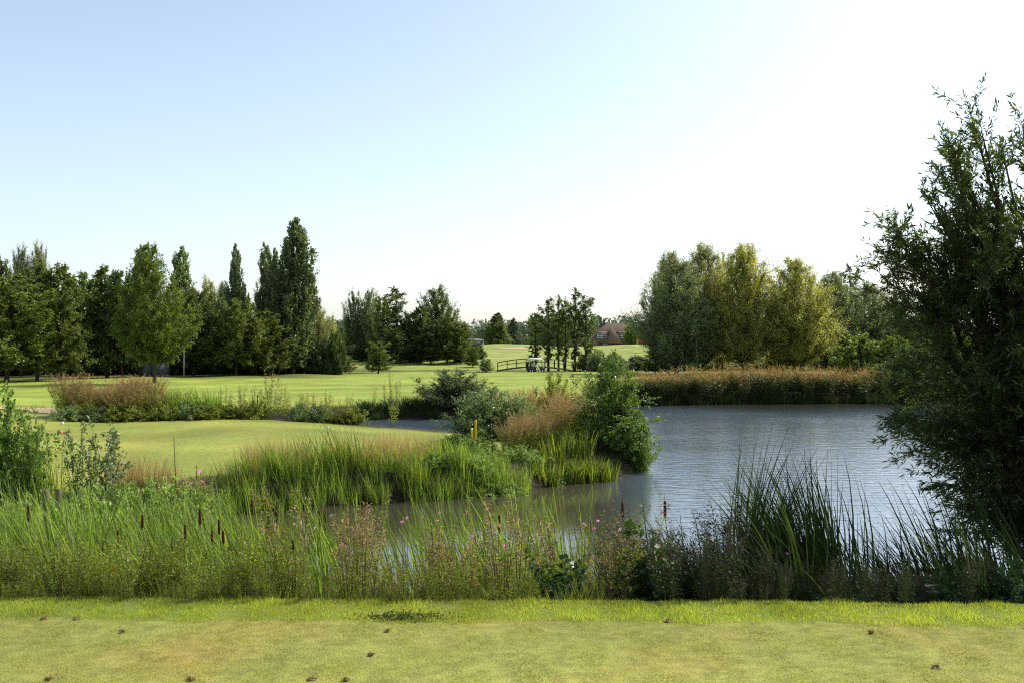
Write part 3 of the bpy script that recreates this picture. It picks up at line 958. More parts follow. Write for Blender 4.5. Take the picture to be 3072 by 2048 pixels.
TUFTS = [setmat(tuft_mesh(24, 1.8, 100 + i, .034, (-.19, -.02), .22, .24), REED) for i in range(5)]
TUFTS_M = [setmat(tuft_mesh(70, 1.1, 120 + i, .02, (-.12, 0), .25, .32), REED_M) for i in range(4)]
TUFTS_D = [setmat(tuft_mesh(30, 2.15, 140 + i, .033, (-.26, 0), .17, .16), REED_DARK) for i in range(3)]
TUFTS_S = [setmat(tuft_mesh(80, .74, 160 + i, .028, (-.08, 0), .35, .3), SEDGE) for i in range(3)]
TUFTS_Y = [setmat(tuft_mesh(110, .9, 180 + i, .008, (-.1, 0), .3, .32), DRYG) for i in range(3)]
TUFTS_FD = [setmat(tuft_mesh(60, 1.3, 220 + i, .05, (-.15, 0), .3, .45, K=5), REED_DARK) for i in range(3)]
TUFTS_F = [setmat(tuft_mesh(60, 1.3, 200 + i, .05, (-.15, 0), .3, .45, K=5), REED) for i in range(3)]


def tuft(meshes, name, label, cat, group, X, Y, s=1., sw=None, rot=None, dz=0.):
    z = max(H1(X, Y), -.25)
    r = random.uniform(-.6, .6) if rot is None else rot
    sw = sw or s
    o = obj(name, random.choice(meshes))
    o.location = (X, Y, z + dz)
    o.rotation_euler = (0, 0, r)
    o.scale = (sw, sw, s)
    return tag(o, label, cat, group)


# cattail with its brown seed heads
def cattail_parts(seed):
    R = np.random.default_rng(seed)
    h = R.uniform(1.35, 1.75)
    ln = -.10 + R.normal(0, .06)
    top = np.array([ln * h, R.normal(0, .05), h])
    g = Geo()
    pts = [top * t + np.array([0, 0, 0]) - np.array([ln * h * .3 * t * (1 - t), 0, 0]) for t in np.linspace(0, 1, 6)]
    g.tube(pts, np.linspace(.006, .004, 6), 5)
    g.tube([top + np.array([0, 0, .18]), top + np.array([-.01, 0, .30])], [.003, .0012], 4)
    hd = Geo()
    L_ = R.uniform(.15, .22)
    zs = [-.02, 0, .012, L_ * .5, L_ - .012, L_, L_ + .01]
    rs = [.004, .013, .017, .018, .017, .012, .003]
    hd.tube([top + np.array([ln * .1 * zz, 0, zz]) for zz in zs], rs, 8)
    n = 7
    a = R.uniform(0, 6.28, n)
    B = np.stack([.03 * np.cos(a), .03 * np.sin(a), np.full(n, -.05)], -1)
    Hh = h * R.uniform(.75, 1.2, n)
    D = unit(np.stack([np.cos(a) * .1 - .08, np.sin(a) * .1, np.ones(n)], -1))
    bend = np.stack([-.25 * R.uniform(0, 1.4, n), R.normal(0, .1, n), -.08 * R.uniform(0, 1, n)], -1) * Hh[:, None]
    v, q = bladestrip(B, D, Hh, bend, .026 * R.uniform(.8, 1.2, n), R, 6)
    return (setmat(g.mesh('stalk', True), STEM), setmat(hd.mesh('seed_head', True), HEAD), setmat(npmesh('leaf_blades', v, [q]), REED))


CAT = [cattail_parts(300 + i) for i in range(5)]


def cattail(X, Y, label, group, s=1., dark=False):
    st, hd, bl = random.choice(CAT)
    o = thing('cattail', label, 'cattail', (X, Y, max(H1(X, Y), -.2)), random.uniform(-.4, .4), group, (s, s, s))
    obj('stalk', st, None, o)
    obj('seed_head', hd, None, o)
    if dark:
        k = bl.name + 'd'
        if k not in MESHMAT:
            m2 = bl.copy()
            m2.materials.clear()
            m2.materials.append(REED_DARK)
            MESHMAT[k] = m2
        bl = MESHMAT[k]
    obj('leaf_blades', bl, None, o)


# leafy herb: several upright stems with leaves all the way, optional fluff above
def herb_parts(seed, n=9, h=1.1, rad=.2, nleaf=70, L=.055, Wf=.26, fluff=0., leafz=(.1, 1.), lean=-.08):
    R = np.random.default_rng(seed)
    a = R.uniform(0, 6.28, n)
    r = rad * np.sqrt(R.uniform(0, 1, n))
    st = np.stack([r * np.cos(a) * .6, r * np.sin(a) * .6, np.full(n, -.05)], -1)
    Hh = h * R.uniform(.7, 1.1, n)
    tp = st + np.stack([np.cos(a) * r * .9 + lean * Hh + R.normal(0, .05, n), np.sin(a) * r * .9 + R.normal(0, .05, n), Hh], -1)
    LB = bez(st, st + (tp - st) * np.array([.3, .3, .6]), tp, 6)
    v, q = tubes(LB, np.full((n, 1), .0045) * np.linspace(1, .35, 6)[None], 4)
    stem = npmesh('stems', v, [q])

    def along(m, lo, hi, rr):
        s = R.uniform(lo, hi, (n, m))
        idx = s * 5
        i0 = np.clip(idx.astype(int), 0, 4)
        fr = (idx - i0)[..., None]
        ii = np.arange(n)[:, None]
        b = LB[ii, i0] * (1 - fr) + LB[ii, i0 + 1] * fr
        th = R.uniform(0, 6.28, (n, m))
        d = np.stack([np.cos(th), np.sin(th), R.uniform(.1, .9, (n, m))], -1)
        b = b + unit(d) * (rr * R.uniform(0, 1, (n, m)) * (1.15 - s))[..., None]
        return b.reshape(-1, 3), d.reshape(-1, 3), s.ravel()
    b, d, s = along(nleaf, leafz[0], leafz[1], .10)
    Ln = L * R.uniform(.6, 1.25, len(b)) * (1.15 - .45 * s)
    v, f = leaves(b, d + R.normal(0, .25, d.shape), Ln, Ln * Wf, R, .1)
    lf = npmesh('leaves', v, [f])
    fl = None
    if fluff:
        b, d, s = along(int(fluff), .62, 1.03, .16)
        Ln = R.uniform(.025, .075, len(b))
        v, f = leaves(b, d * .6 + R.normal(0, .6, d.shape) + np.array([-.2, 0, .2]), Ln, Ln * R.uniform(.10, .3, len(b)), R, .25)
        fl = npmesh('seed_sprays', v, [f])
    return stem, lf, fl


HERB = {}


def herb_kind(key, nv, stemm, leafm, fluffm=None, **kw):
    HERB[key] = []
    for i in range(nv):
        s, l, f = herb_parts(hash_(key) + 17 * i, **kw)
        setmat(s, stemm)
        setmat(l, leafm)
        if f:
            setmat(f, fluffm)
        HERB[key].append((s, l, f))


herb_kind('weed', 4, STEM, L_WEED, n=12, h=1.0, rad=.24, nleaf=80, L=.062, Wf=.32)
herb_kind('willowherb', 4, STEM_RED, L_WEED, FLUFF, n=10, h=1.3, rad=.22, nleaf=48, L=.085, Wf=.2, fluff=34, leafz=(.15, .9))
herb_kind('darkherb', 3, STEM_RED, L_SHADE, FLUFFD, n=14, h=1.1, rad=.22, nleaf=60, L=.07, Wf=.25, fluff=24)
herb_kind('plumebed', 4, STEM_RED, L_DARK, PLUME, n=40, h=1.75, rad=.8, nleaf=26, L=.2, Wf=.2, fluff=30, leafz=(.05, .7), lean=-.04)
herb_kind('pinkbed', 3, STEM_RED, L_WEED, PLUMEP, n=60, h=1.7, rad=.7, nleaf=40, L=.12, Wf=.22, fluff=70, leafz=(.1, .8), lean=-.05)
herb_kind('tallweed', 3, STEM_RED, L_WEED, PLUMEP, n=6, h=1.2, rad=.16, nleaf=40, L=.1, Wf=.25, fluff=20, leafz=(.15, .9))


def herb(key, name, label, cat, group, X, Y, s=1., sw=None, leafname='leaves', fluffname='seed_sprays', dz=0.):
    st, lf, fl = random.choice(HERB[key])
    z = max(H1(X, Y), -.15) + dz
    sw = sw or s
    o = thing(name, label, cat, (X, Y, z), random.uniform(0, 6.28) if abs(sw) < 5 else 0, group, (sw, sw, s))
    obj('stems', st, None, o)
    obj(leafname, lf, None, o)
    if fl:
        obj(fluffname, fl, None, o)
    return o


U = random.uniform
# --- near bank, left: leafy weeds
for i in range(78):
    Y = U(9.85, 12.0)
    px = U(-25, 300) if i < 62 else U(300, 640)
    herb('weed', 'leafy_weed', 'yellow green small leaved weed on the near bank behind the tee edge', 'weed', 'leafy weeds along the near bank', W(px, Y), Y, U(.45, .74) if px < 300 else U(.3, .55))
for i in range(24):
    px = U(-20, 1040)
    Y = 9.5 * 1.0 + U(.05, .3)
    X = W(px, Y)
    herb('weed' if px < 620 else 'darkherb', 'leafy_weed', 'small weed creeping up to the edge of the tee grass', 'weed', 'small weeds along the tee edge', X, max(Y, float(tee_edge(X)) + .06), U(.14, .42), U(.2, .34))
# --- near bank, middle: willowherb
for i in range(38):
    Y = U(10.0, 12.3)
    px = U(255, 640)
    herb('willowherb', 'willowherb', 'willowherb with pinkish brown seed fluff on the near bank', 'wildflower', 'seeding willowherb along the near bank', W(px, Y), Y, U(.58, .9))
# --- near bank, right: dark herbs in willow shade
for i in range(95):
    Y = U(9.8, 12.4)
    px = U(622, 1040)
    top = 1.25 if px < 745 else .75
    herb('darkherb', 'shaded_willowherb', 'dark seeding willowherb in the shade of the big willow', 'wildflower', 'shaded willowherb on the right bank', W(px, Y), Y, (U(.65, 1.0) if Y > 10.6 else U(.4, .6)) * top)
# --- reeds in the inlet
for i in range(130):
    for _ in range(60):
        Y = U(12.3, 21.5)
        X = U(-11.5, 1.2)
        px = 512 + X / Y * F
        lim = np.interp(px, [0, 150, 245, 330, 640], [21.5, 21.0, 17.5, 14.6, 13.6])
        if Y < lim and px > -40 and px < 630:
            break
    tuft(TUFTS, 'cattail_tuft', 'tall green cattail leaves leaning left in the near inlet bed', 'reeds', 'reed tufts of the near inlet bed', X, Y, U(.8, 1.08) * (1 if Y < 16.5 else .74))
for i in range(64):
    Y = U(12.6, 16.2)
    px = U(-20, 262)
    tuft(TUFTS, 'cattail_tuft', 'tall green cattail leaves leaning left in the near inlet bed', 'reeds', 'reed tufts of the near inlet bed', W(px, Y), Y, U(.9, 1.16), 1.)
for i in range(46):
    Y = U(12.2, 13.4)
    px = U(235, 632)
    tuft(TUFTS, 'cattail_tuft', 'green cattail leaves leaning left in open water behind the willowherb', 'reeds', 'reed tufts in the water behind the willowherb', W(px, Y), Y, U(.95, 1.22), .8)
# --- right tufts
for i, (px, Y, s) in enumerate([(741, 12.5, 1.2), (745, 12.5, 1.3), (750, 12.6, 1.4), (753, 12.5, 1.35), (757, 12.45, 1.25), (747, 12.4, 1.15), (788, 12.5, .95), (795, 12.5, 1.05), (802, 12.3, 1.1), (808, 12.4, 1.15), (818, 12.6, 1.2), (826, 12.3, 1.12), (836, 12.5, 1.15), (841, 12.2, 1.05), (846, 12.6, 1.05), (853, 12.4, 1.0), (862, 12.4, .85), (784, 12.7, 1.0), (792, 12.3, 1.0), (798, 12.6, 1.1), (811, 12.5, 1.15), (821, 12.4, 1.15), (830, 12.6, 1.15), (839, 12.4, 1.05), (848, 12.5, 1.0), (776, 12.6, .9), (815, 12.2, 1.0)]):
    if i < 6:
        tuft(TUFTS_D, 'bank_reed_tuft', 'tall upright dark cattail tuft standing clear against the pond', 'reeds', 'tall upright tuft right of the round leaved sapling', W(px, Y), Y, s, .8, rot=U(2.2, 2.8))
    else:
        tuft(TUFTS_D, 'bank_reed_tuft', 'dark leaning cattail tuft before the open lake', 'reeds', 'dark leaning reed tufts on the right bank', W(px, Y), Y, s, rot=U(-.15, .3))
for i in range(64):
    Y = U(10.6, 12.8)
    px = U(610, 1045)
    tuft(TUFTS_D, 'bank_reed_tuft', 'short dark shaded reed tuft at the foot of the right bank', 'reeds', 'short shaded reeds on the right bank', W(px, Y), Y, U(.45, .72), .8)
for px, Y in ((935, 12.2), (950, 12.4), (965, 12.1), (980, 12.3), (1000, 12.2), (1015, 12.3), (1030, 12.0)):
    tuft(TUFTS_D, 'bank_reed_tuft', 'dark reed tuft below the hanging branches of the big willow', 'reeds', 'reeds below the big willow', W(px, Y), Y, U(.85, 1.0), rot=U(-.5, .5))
# --- cattails with brown heads
for px, py, Y in ((35, 470, 14.5), (5, 480, 14.5), (53, 550, 12.4), (60, 560, 12.5), (146, 520, 13.2), (129, 528, 13.5), (208, 516, 13.6), (214, 522, 13.8), (221, 522, 13.6), (226, 520, 13.8), (189, 530, 13.2), (228, 538, 12.9),
                  (261, 505, 14.0), (274, 503, 14.0), (286, 515, 13.6), (266, 528, 12.9), (274, 540, 12.7), (293, 530, 12.8), (335, 506, 13.6), (340, 510, 13.7), (512, 515, 13.0), (631, 508, 13.0), (669, 509, 13.0), (745, 530, 12.6), (35, 585, 12.0), (100, 548, 13.0), (171, 545, 13.0)):
    Y = max(Y - .7, 11.9)
    X = W(px, Y) + .15
    zb = max(H1(X, Y), -.2)
    s = (Z(py, Y) - zb) / 1.72
    cattail(X, Y, 'cattail with a brown seed head standing among the near reeds', 'cattails in the near reed bed', max(.62, min(1.15, s)), px > 620)
# --- round leaved saplings
for px, Y, h, w, lab in ((645, 10.4, .98, .62, 'dark round leaved alder sapling, tallest of the leafy saplings on the near bank'), (556, 10.15, .62, .55, 'low round leaved alder sapling on the near bank behind the tee edge'),
                         (660, 10.3, .62, .5, 'short round leaved sapling at the right foot of the tallest one'), (575, 10.25, .55, .4, 'pale leaved sapling beside the low alder sapling'), (930, 10.7, .6, .9, 'dark bramble-like sapling at the right end of the bank')):
    plant('round', 'alder_sapling', lab, 'sapling', px, Y, leaf=L_ROUND, bark=STEM, height=h, width=w)
for px, Y, h, w in ((960, 10.6, .5, .9), (1000, 10.5, .6, 1.0), (900, 10.8, .45, .8), (1035, 10.6, .7, 1.0), (860, 10.5, .35, .8), (800, 10.4, .32, .9)):
    plant('bramble', 'bramble_bush', 'dark low bramble on the bank under the big willow', 'bramble', px, Y, leaf=L_ROUND, bark=STEM_RED, height=h, width=w, group='brambles under the big willow')

# --- left bank of the inlet
plant('leafshrub', 'leafy_shrub', 'glossy green leafy shrub cut by the left edge of the view', 'shrub', 4, 20, 384, 84, L_BUSH, BARK, var=0)
plant('leafshrub', 'leafy_shrub', 'low side shoot of glossy leaves right of the edge shrub', 'shrub', 30, 19.6, 425, 34, L_BUSH, BARK, var=1)
plant('sapling', 'willow_sapling', 'thin willow sapling with upright leafy shoots, left one on the inlet bank', 'sapling', 76, 21, 420, 34, L_SALLOW, BARK_PALE, var=0)
plant('sapling', 'willow_sapling', 'denser willow sapling with silvery leaves, right one on the inlet bank', 'sapling', 109, 21.5, 420, 46, L_SALLOW, BARK_PALE, var=1)
plant('sapling', 'willow_sapling', 'small shoot between the two willow saplings', 'sapling', 92, 21, 440, 24, L_SALLOW, BARK_PALE, var=2)
for i, (px, Y, top, w) in enumerate([(20, 17.5, 482, 60), (55, 18.2, 478, 60), (85, 19.5, 470, 60), (110, 20.2, 462, 50), (140, 20.5, 462, 60), (165, 21, 458, 60), (190, 21.4, 462, 50), (40, 16.2, 500, 70), (90, 17.2, 492, 70), (130, 18.5, 485, 60), (210, 22, 470, 40), (160, 19, 490, 50)]):
    plant('bramble', 'pale_herb_bush', 'pale leaved bushy herb on the left bank of the inlet', 'bush', px, Y, top + 24, w * 1.25, L_MINT, STEM, group='pale herbs on the left bank of the inlet')
# dark stalk plant with purple flowers
def loosestrife():
    R = np.random.default_rng(8)
    Y = 22.0
    X = W(194, Y)
    z = H1(X, Y)
    o = thing('loosestrife', 'tall brown flower stalks with a few purple blooms before the peninsula lawn', 'wildflower', (X, Y, z))
    g, f = Geo(), Geo()
    for i in range(12):
        x, y = R.normal(0, .16), R.normal(0, .12)
        h = R.uniform(.95, 1.5) if i else 2.05
        g.tube([(x, y, -.05), (x * 1.2, y, h * .5), (x * 1.3 - .02, y, h)], [.012, .012, .008], 5)
        n = 60
        C = np.stack([x * 1.25 + R.normal(0, .022, n), y + R.normal(0, .022, n), R.uniform(.45, 1, n) * h], -1)
        v, q = leaves(C, R.normal(0, 1, (n, 3)), R.uniform(.02, .05, n), .014, R)
        f.add(v, [q])
    obj('stalks', g.mesh('stalks'), STEM_RED, o)
    obj('seed_sprays', f.mesh('seed_sprays'), PLUMEP, o)
    p = Geo()
    for x, zz in ((.12, 1.32), (-.06, 1.05), (.2, 1.1), (.02, .92)):
        n = 22
        C = np.array([x, -.05, zz]) + R.normal(0, .022, (n, 3))
        v, q = leaves(C, R.normal(0, 1, (n, 3)), .03, .018, R)
        p.add(v, [q])
    obj('flowers', p.mesh('flowers'), PINK, o)


loosestrife()
# pink flowers among the willowherb
def blossom(px, py, Y, i):
    R = np.random.default_rng(60 + i)
    C = np.array([W(px, Y), Y, Z(py, Y)])
    n = 14
    g = Geo()
    v, q = leaves(R.normal(0, .005, (n, 3)), R.normal(0, 1, (n, 3)), R.uniform(.01, .02, n), .011, R, shape=6)
    g.add(v, [q])
    zb = H1(C[0], C[1])
    o = thing('willowherb_flower', 'single pink willowherb bloom on a thin stem on the near bank', 'flower', (C[0], C[1], zb), 0, 'pink blooms among the near willowherb')
    obj('petals', g.mesh('petals'), PINK, o).location = (0, 0, C[2] - zb)
    s = Geo()
    s.tube([(.03, 0, -.05), (.01, 0, (C[2] - zb) * .6), (0, 0, C[2] - zb)], [.004, .003, .002], 4)
    obj('stem', s.mesh('stem'), STEM, o)


for i, (px, py, Y) in enumerate([(364, 530, 11.2), (402, 521, 11.3), (407, 517, 11.4), (472, 536, 11.2), (504, 545, 11), (584, 523, 11.3), (594, 527, 11.2), (620, 528, 11.2), (598, 520, 11.4), (787, 553, 10.9)]):
    blossom(px, py, Y, i)

# --- peninsula front bank
for i in range(58):
    px = U(225, 440)
    Yb = np.interp(px, [225, 245, 330, 400, 440], [22.4, 23.3, 24.6, 25.1, 25.5])
    Y = shore(px, 19, 34) + U(-.35, .9)
    tuft(TUFTS_M, 'reed_tuft', 'lush green reed tuft on the front bank of the peninsula', 'reeds', 'reed tufts along the peninsula front', W(px, Y), Y, U(.58, .86))
for i, (px, Y, s) in enumerate([(318, 24.6, 1.05), (326, 24.8, 1.15), (335, 24.7, 1.1), (345, 25, 1.1), (352, 25.2, 1.0), (310, 24.4, .95), (362, 25.3, .9), (222, 22.3, .95), (216, 22, .9), (230, 22.6, .85)]):
    tuft(TUFTS, 'reed_tuft', 'taller reed tuft rising from the peninsula front bank', 'reeds', 'taller reeds on the peninsula front', W(px, Y), Y, s * .72, .7)
for i in range(34):
    px = U(255, 430)
    Y = np.interp(px, [225, 245, 330, 400, 440], [23.2, 24.2, 25.5, 26, 26.4]) + U(0, 1.5)
    tuft(TUFTS_Y, 'dry_grass_tuft', 'dry tan seeding grass tuft behind the peninsula reeds', 'grass tuft', 'dry grass tufts on the peninsula', W(px, Y), Y, U(.75, 1.1))
for i in range(12):
    px = U(125, 200)
    Y = U(21.6, 23)
    tuft(TUFTS_Y, 'dry_grass_tuft', 'dry tan grass tuft behind the pale herbs on the left bank', 'grass tuft', 'dry grass on the left bank', W(px, Y), Y, U(.7, 1.0))
for i in range(15):
    px = U(432, 552)
    Y = shore(px, 19, 34) + U(-.3, 1.2)
    plant('bramble', 'pale_herb_bush', 'low pale leaved herb at the water edge of the peninsula', 'bush', px, Y, leaf=L_MINT, bark=STEM, height=U(.25, .48), width=U(.7, 1.1), group='pale herbs at the peninsula water edge')
for i in range(30):
    px = U(430, 552)
    Y = shore(px, 19, 34) + U(-.3, .5)
    tuft(TUFTS_M, 'reed_tuft', 'short bright reed tuft between the pale herbs of the peninsula', 'reeds', 'short reeds at the peninsula corner', W(px, Y), Y, U(.55, .85))
for px, Y, top, w in ((440, 29, 440, 50), (458, 29.2, 434, 56), (478, 29.4, 438, 50), (465, 28.3, 445, 50)):
    plant('bramble', 'bramble_bush', 'green bramble bush on the peninsula below the yellow stakes', 'bramble', px, Y, top, w, L_BUSH, STEM, group='brambles below the yellow stakes')
# tip of the peninsula
for px, dy, s in ((556, .1, .9), (566, .0, 1.0), (576, .1, 1.0), (546, .15, .75), (585, 0, 1.0), (562, .9, 1.15), (573, 1.0, 1.15), (581, .8, 1.1), (551, .6, .9)):
    Y = shore(px, 22, 34) + dy
    tuft(TUFTS_S, 'sedge_tuft', 'bright yellow green sedge tuft on the muddy peninsula tip', 'grass tuft', 'sedge tufts on the peninsula tip', W(px, Y), Y, s, 1.2)
for px, s in ((594, .95), (602, 1.0), (609, .8)):
    Y = shore(px, 22, 36)
    tuft(TUFTS_S, 'sedge_tuft', 'sedge tuft in the water at the foot of the glossy waterside bush', 'grass tuft', 'sedge at the foot of the waterside bush', W(px, Y), Y, s)
for px, Y, s in ((512, 29.0, .68), (522, 29.4, .72), (535, 29.6, .78), (545, 29.9, .75), (528, 31, .85)):
    herb('pinkbed', 'willowherb_clump', 'pinkish brown seeding willowherb clump near the peninsula corner', 'wildflower', 'front willowherb clumps on the peninsula', W(px, Y), Y, s * .85, s * .8)
for px, Y, s in ((556, 31.2, .85), (570, 31.6, .9), (580, 32, .85), (563, 33, .98)):
    herb('pinkbed', 'willowherb_clump', 'taller reddish willowherb clump beside the glossy waterside bush', 'wildflower', 'rear willowherb clumps on the peninsula', W(px, Y), Y, s, s * .85)
plant('tipbush', 'waterside_bush', 'glossy dark green bush leaning over the water at the peninsula tip', 'bush', 612, 30.6, 353, 82, L_BUSH, BARK, var=0, rot=.6)
plant('shrub', 'waterside_bush', 'lower glossy bush with branches dipping into the lake', 'bush', 634, 30.8, 412, 46, L_BUSH, BARK, var=1, dz=-.2)
plant('shrub', 'sallow_bush', 'grey green sallow bush with silvery leaves behind the yellow stakes', 'bush', 487, 36.5, 388, 84, L_SALLOW, BARK, var=0)
plant('shrub', 'sallow_bush', 'right shoulder of silvery sallow leaves beside the willowherb', 'bush', 522, 36.0, 397, 44, L_SALLOW, BARK, var=2)
plant('shrub', 'sallow_bush', 'dense dark rounded sallow bush on the far side of the channel', 'bush', 453, 54.0, 370, 84, L_DARKSALLOW, BARK, var=1)
plant('shrub', 'yellow_bush', 'yellow green bush between the two reddish willowherb patches', 'bush', 555, 37.5, 374, 46, L_YELLOWB, BARK, var=1)
for px, Y, s in ((512, 39.5, .95), (521, 39.8, 1.0), (531, 39.6, 1.02), (541, 38.5, 1.0), (578, 36, .85), (568, 36.5, .9)):
    herb('pinkbed', 'willowherb_clump', 'tan and reddish willowherb clump behind the peninsula bushes', 'wildflower', 'willowherb clumps behind the peninsula bushes', W(px, Y), Y, s, s)

# --- reeds between peninsula lawn and channel
for i in range(26):
    px = U(66, 172)
    Y = U(43.8, 46.4)
    herb('pinkbed', 'willowherb_clump', 'reddish brown willowherb clump on the left of the channel', 'wildflower', 'reddish willowherb left of the channel', W(px, Y), Y, U(.7, 1.0) * (.98 + .24 * math.sin((px - 50) * .09)), 1.0)
for i in range(16):
    px = U(168, 232)
    Y = U(44.2, 46)
    tuft(TUFTS_F, 'reed_tuft', 'green reed tuft by the channel, right of the reddish willowherb', 'reeds', 'reeds along the channel', W(px, Y), Y, U(.85, 1.15))
for i in range(30):
    px = U(60, 358)
    Y = np.interp(px, [60, 358], [43.0, 44.6]) + U(0, .8)
    plant('bramble', 'bank_shrub', 'low green weedy bush along the near side of the channel', 'bush', px, Y, leaf=L_YELLOWB if i % 3 else L_SALLOW, bark=STEM, height=U(.35, .85), width=U(1.0, 1.8), group='weedy bushes along the channel')
for i in range(22):
    px = U(225, 362)
    Y = np.interp(px, [225, 362], [44.4, 45.0]) + U(-.2, .6)
    herb('tallweed', 'dock_weed', 'olive weed with upright seed spikes on the channel bank', 'weed', 'weeds with seed spikes on the channel bank', W(px, Y), Y, U(.75, 1.25))
for px, Y, s in ((270, 44.8, 1.75), (282, 44.8, 1.3), (265, 44.7, 1.4), (392, 44.0, 1.2)):
    herb('tallweed', 'dock_weed', 'tall brownish weed with upright spikes rising above the channel bank', 'weed', 'taller weeds above the channel bank', W(px, Y), Y, s)
for px, s in ((385, 1.1), (391, 1.5), (398, 1.4), (420, .7), (374, .8), (433, .6)):
    herb('tallweed', 'dock_weed', 'dead seed stalk on the dark far bank of the channel', 'weed', 'dead stalks on the far channel bank', W(px, 54.6), 54.6, s, .8)
for i in range(26):
    px = U(355, 445)
    Y = shore(px, 46.5, 58) + U(-.2, .5)
    tuft(TUFTS_FD, 'bank_grass_tuft', 'dark shaded grass tuft on the far bank of the channel', 'grass tuft', 'grass tufts on the far channel bank', W(px, Y), Y, U(.3, .5), .8)
# --- far lake shore
for i in range(96):
    px = 590 + (885 - 590) * (i + U(0, 1)) / 96
    Y = shore(px, 50, 74) + U(.1, 2.1)
    s = np.interp(px, [590, 640, 680, 885], [.66, .75, .95, .98])
    herb('plumebed', 'reed_clump', 'rust and straw coloured reed clump along the far lake shore', 'reeds', 'rusty reeds on the far shore', W(px, Y), Y, s * U(.82, 1.12), 1.0, 'blades', 'seed_sprays')
for i in range(64):
    px = U(590, 905)
    Y = shore(px, 50, 74) + U(-.3, .15)
    tuft(TUFTS_FD, 'shore_reed_tuft', 'dark green reed tuft at the waterline of the far shore', 'reeds', 'green reeds at the far waterline', W(px, Y), Y, U(.4, .75), .9)
for i in range(14):
    px = U(885, 1010)
    plant('under', 'shore_bush', 'dark shore bush behind the big near willow', 'bush', px, U(68, 72), leaf=L_DARK, height=U(2, 3.2), width=U(4, 5), group='shore bushes behind the big willow')

# ------------------------------------------------------------------ grass blades on the tee
def grass():
    R = np.random.default_rng(77)

    def blades(n, x0, x1, y0, y1, lo, hi, w, keep=None, spread=.55):
        X = R.uniform(x0, x1, n)
        Y = R.uniform(y0, y1, n)
        if keep is not None:
            m = keep(X, Y)
            X, Y = X[m], Y[m]
        n = len(X)
        z = hgt(X, Y)
        B = np.stack([X, Y, z - .004], -1)
        a = R.uniform(0, 6.28, n)
        hh = R.uniform(lo, hi, n) * (.8 + .3 * np.sin(X * 5.1 + 2 * np.sin(X * 1.7)) * np.sin(Y * 6 + X * 2.3) + .2 * np.sin(X * 13))
        T_ = B + np.stack([np.cos(a) * spread, np.sin(a) * spread, np.ones(n)], -1) * (hh * R.uniform(.5, 1, n))[:, None]
        b = R.uniform(0, 6.28, n)
        sd = np.stack([np.cos(b), np.sin(b), np.zeros(n)], -1) * w * .5
        V = np.stack([B - sd, B + sd, T_], 1).reshape(-1, 3)
        return npmesh('blades', V, [np.arange(n * 3).reshape(n, 3)])
    gm = leafmat('tee_grass_blade', (.115, .14, .021), (.215, .222, .054), .35, (1.3, 1.3, .6), rough=.5, spec=.3, dead=(.46, .38, .17), noise=1.1, objvar=0)
    o = obj('tee_grass', blades(430000, -8, 8, 5.2, 9.0, .009, .026, .0055, lambda X, Y: Y < tee_edge(X) - .56, 1.2), gm, kind='stuff')
    tag(o, 'closely mown yellowish tee grass across the foreground', 'grass')
    gs = leafmat('edge_grass_blade', (.12, .155, .016), (.29, .315, .05), .42, (1.3, 1.3, .6), rough=.35, spec=.6, dead=(.34, .30, .12), noise=1.4, objvar=0)
    o = obj('edge_grass', blades(190000, -9, 9, 8.5, 9.9, .025, .07, .005, lambda X, Y: (Y > tee_edge(X) - .6 + .04 * np.sin(X * 3) + .03 * np.sin(X * 7.3) + .1 * R.normal(0, .3, len(X))) & (Y < tee_edge(X) + .2), .5), gs, kind='stuff')
    tag(o, 'longer bright green grass strip along the far edge of the tee', 'grass')
    gb = leafmat('bank_grass_blade', (.035, .052, .01), (.09, .105, .022), .4, (1.3, 1.4, .6), dead=(.22, .17, .08), noise=1.4, objvar=0)
    o = obj('bank_grass', blades(50000, -12, 11, 9.4, 12.9, .1, .38, .009, lambda X, Y: (Y > tee_edge(X) + .1) & (sdist(X, Y) > -.1) & ((X < .9)), .45), gb, kind='stuff')
    tag(o, 'rough grass covering the sloping bank below the tee', 'grass')
    o = obj('bank_grass', blades(90000, -14, 5, 15.5, 45, .12, .42, .016, lambda X, Y: (sdist(X, Y) > .0) & (sdist(X, Y) < 1.3) & (Y < 36), .5), gb, kind='stuff')
    tag(o, 'rough grass fringe around the peninsula shore', 'grass')
    gl = leafmat('fairway_fringe_blade', (.08, .10, .014), (.15, .165, .035), .4, (1.3, 1.4, .6), noise=.6, objvar=0)
    o = obj('fairway_fringe', blades(30000, -26, 12, 46, 66, .15, .45, .035, lambda X, Y: (sdist(X, Y) > .2) & (sdist(X, Y) < 1.6) & (Y > 48), .5), gl, kind='stuff')
    tag(o, 'longer grass fringe along the fairway side of the channel', 'grass')


grass()

# ------------------------------------------------------------------ small things
DIRT = plainmat('dry_turf', (.20, .12, .05), (.46, .34, .17), 30, .95, .05, .5)


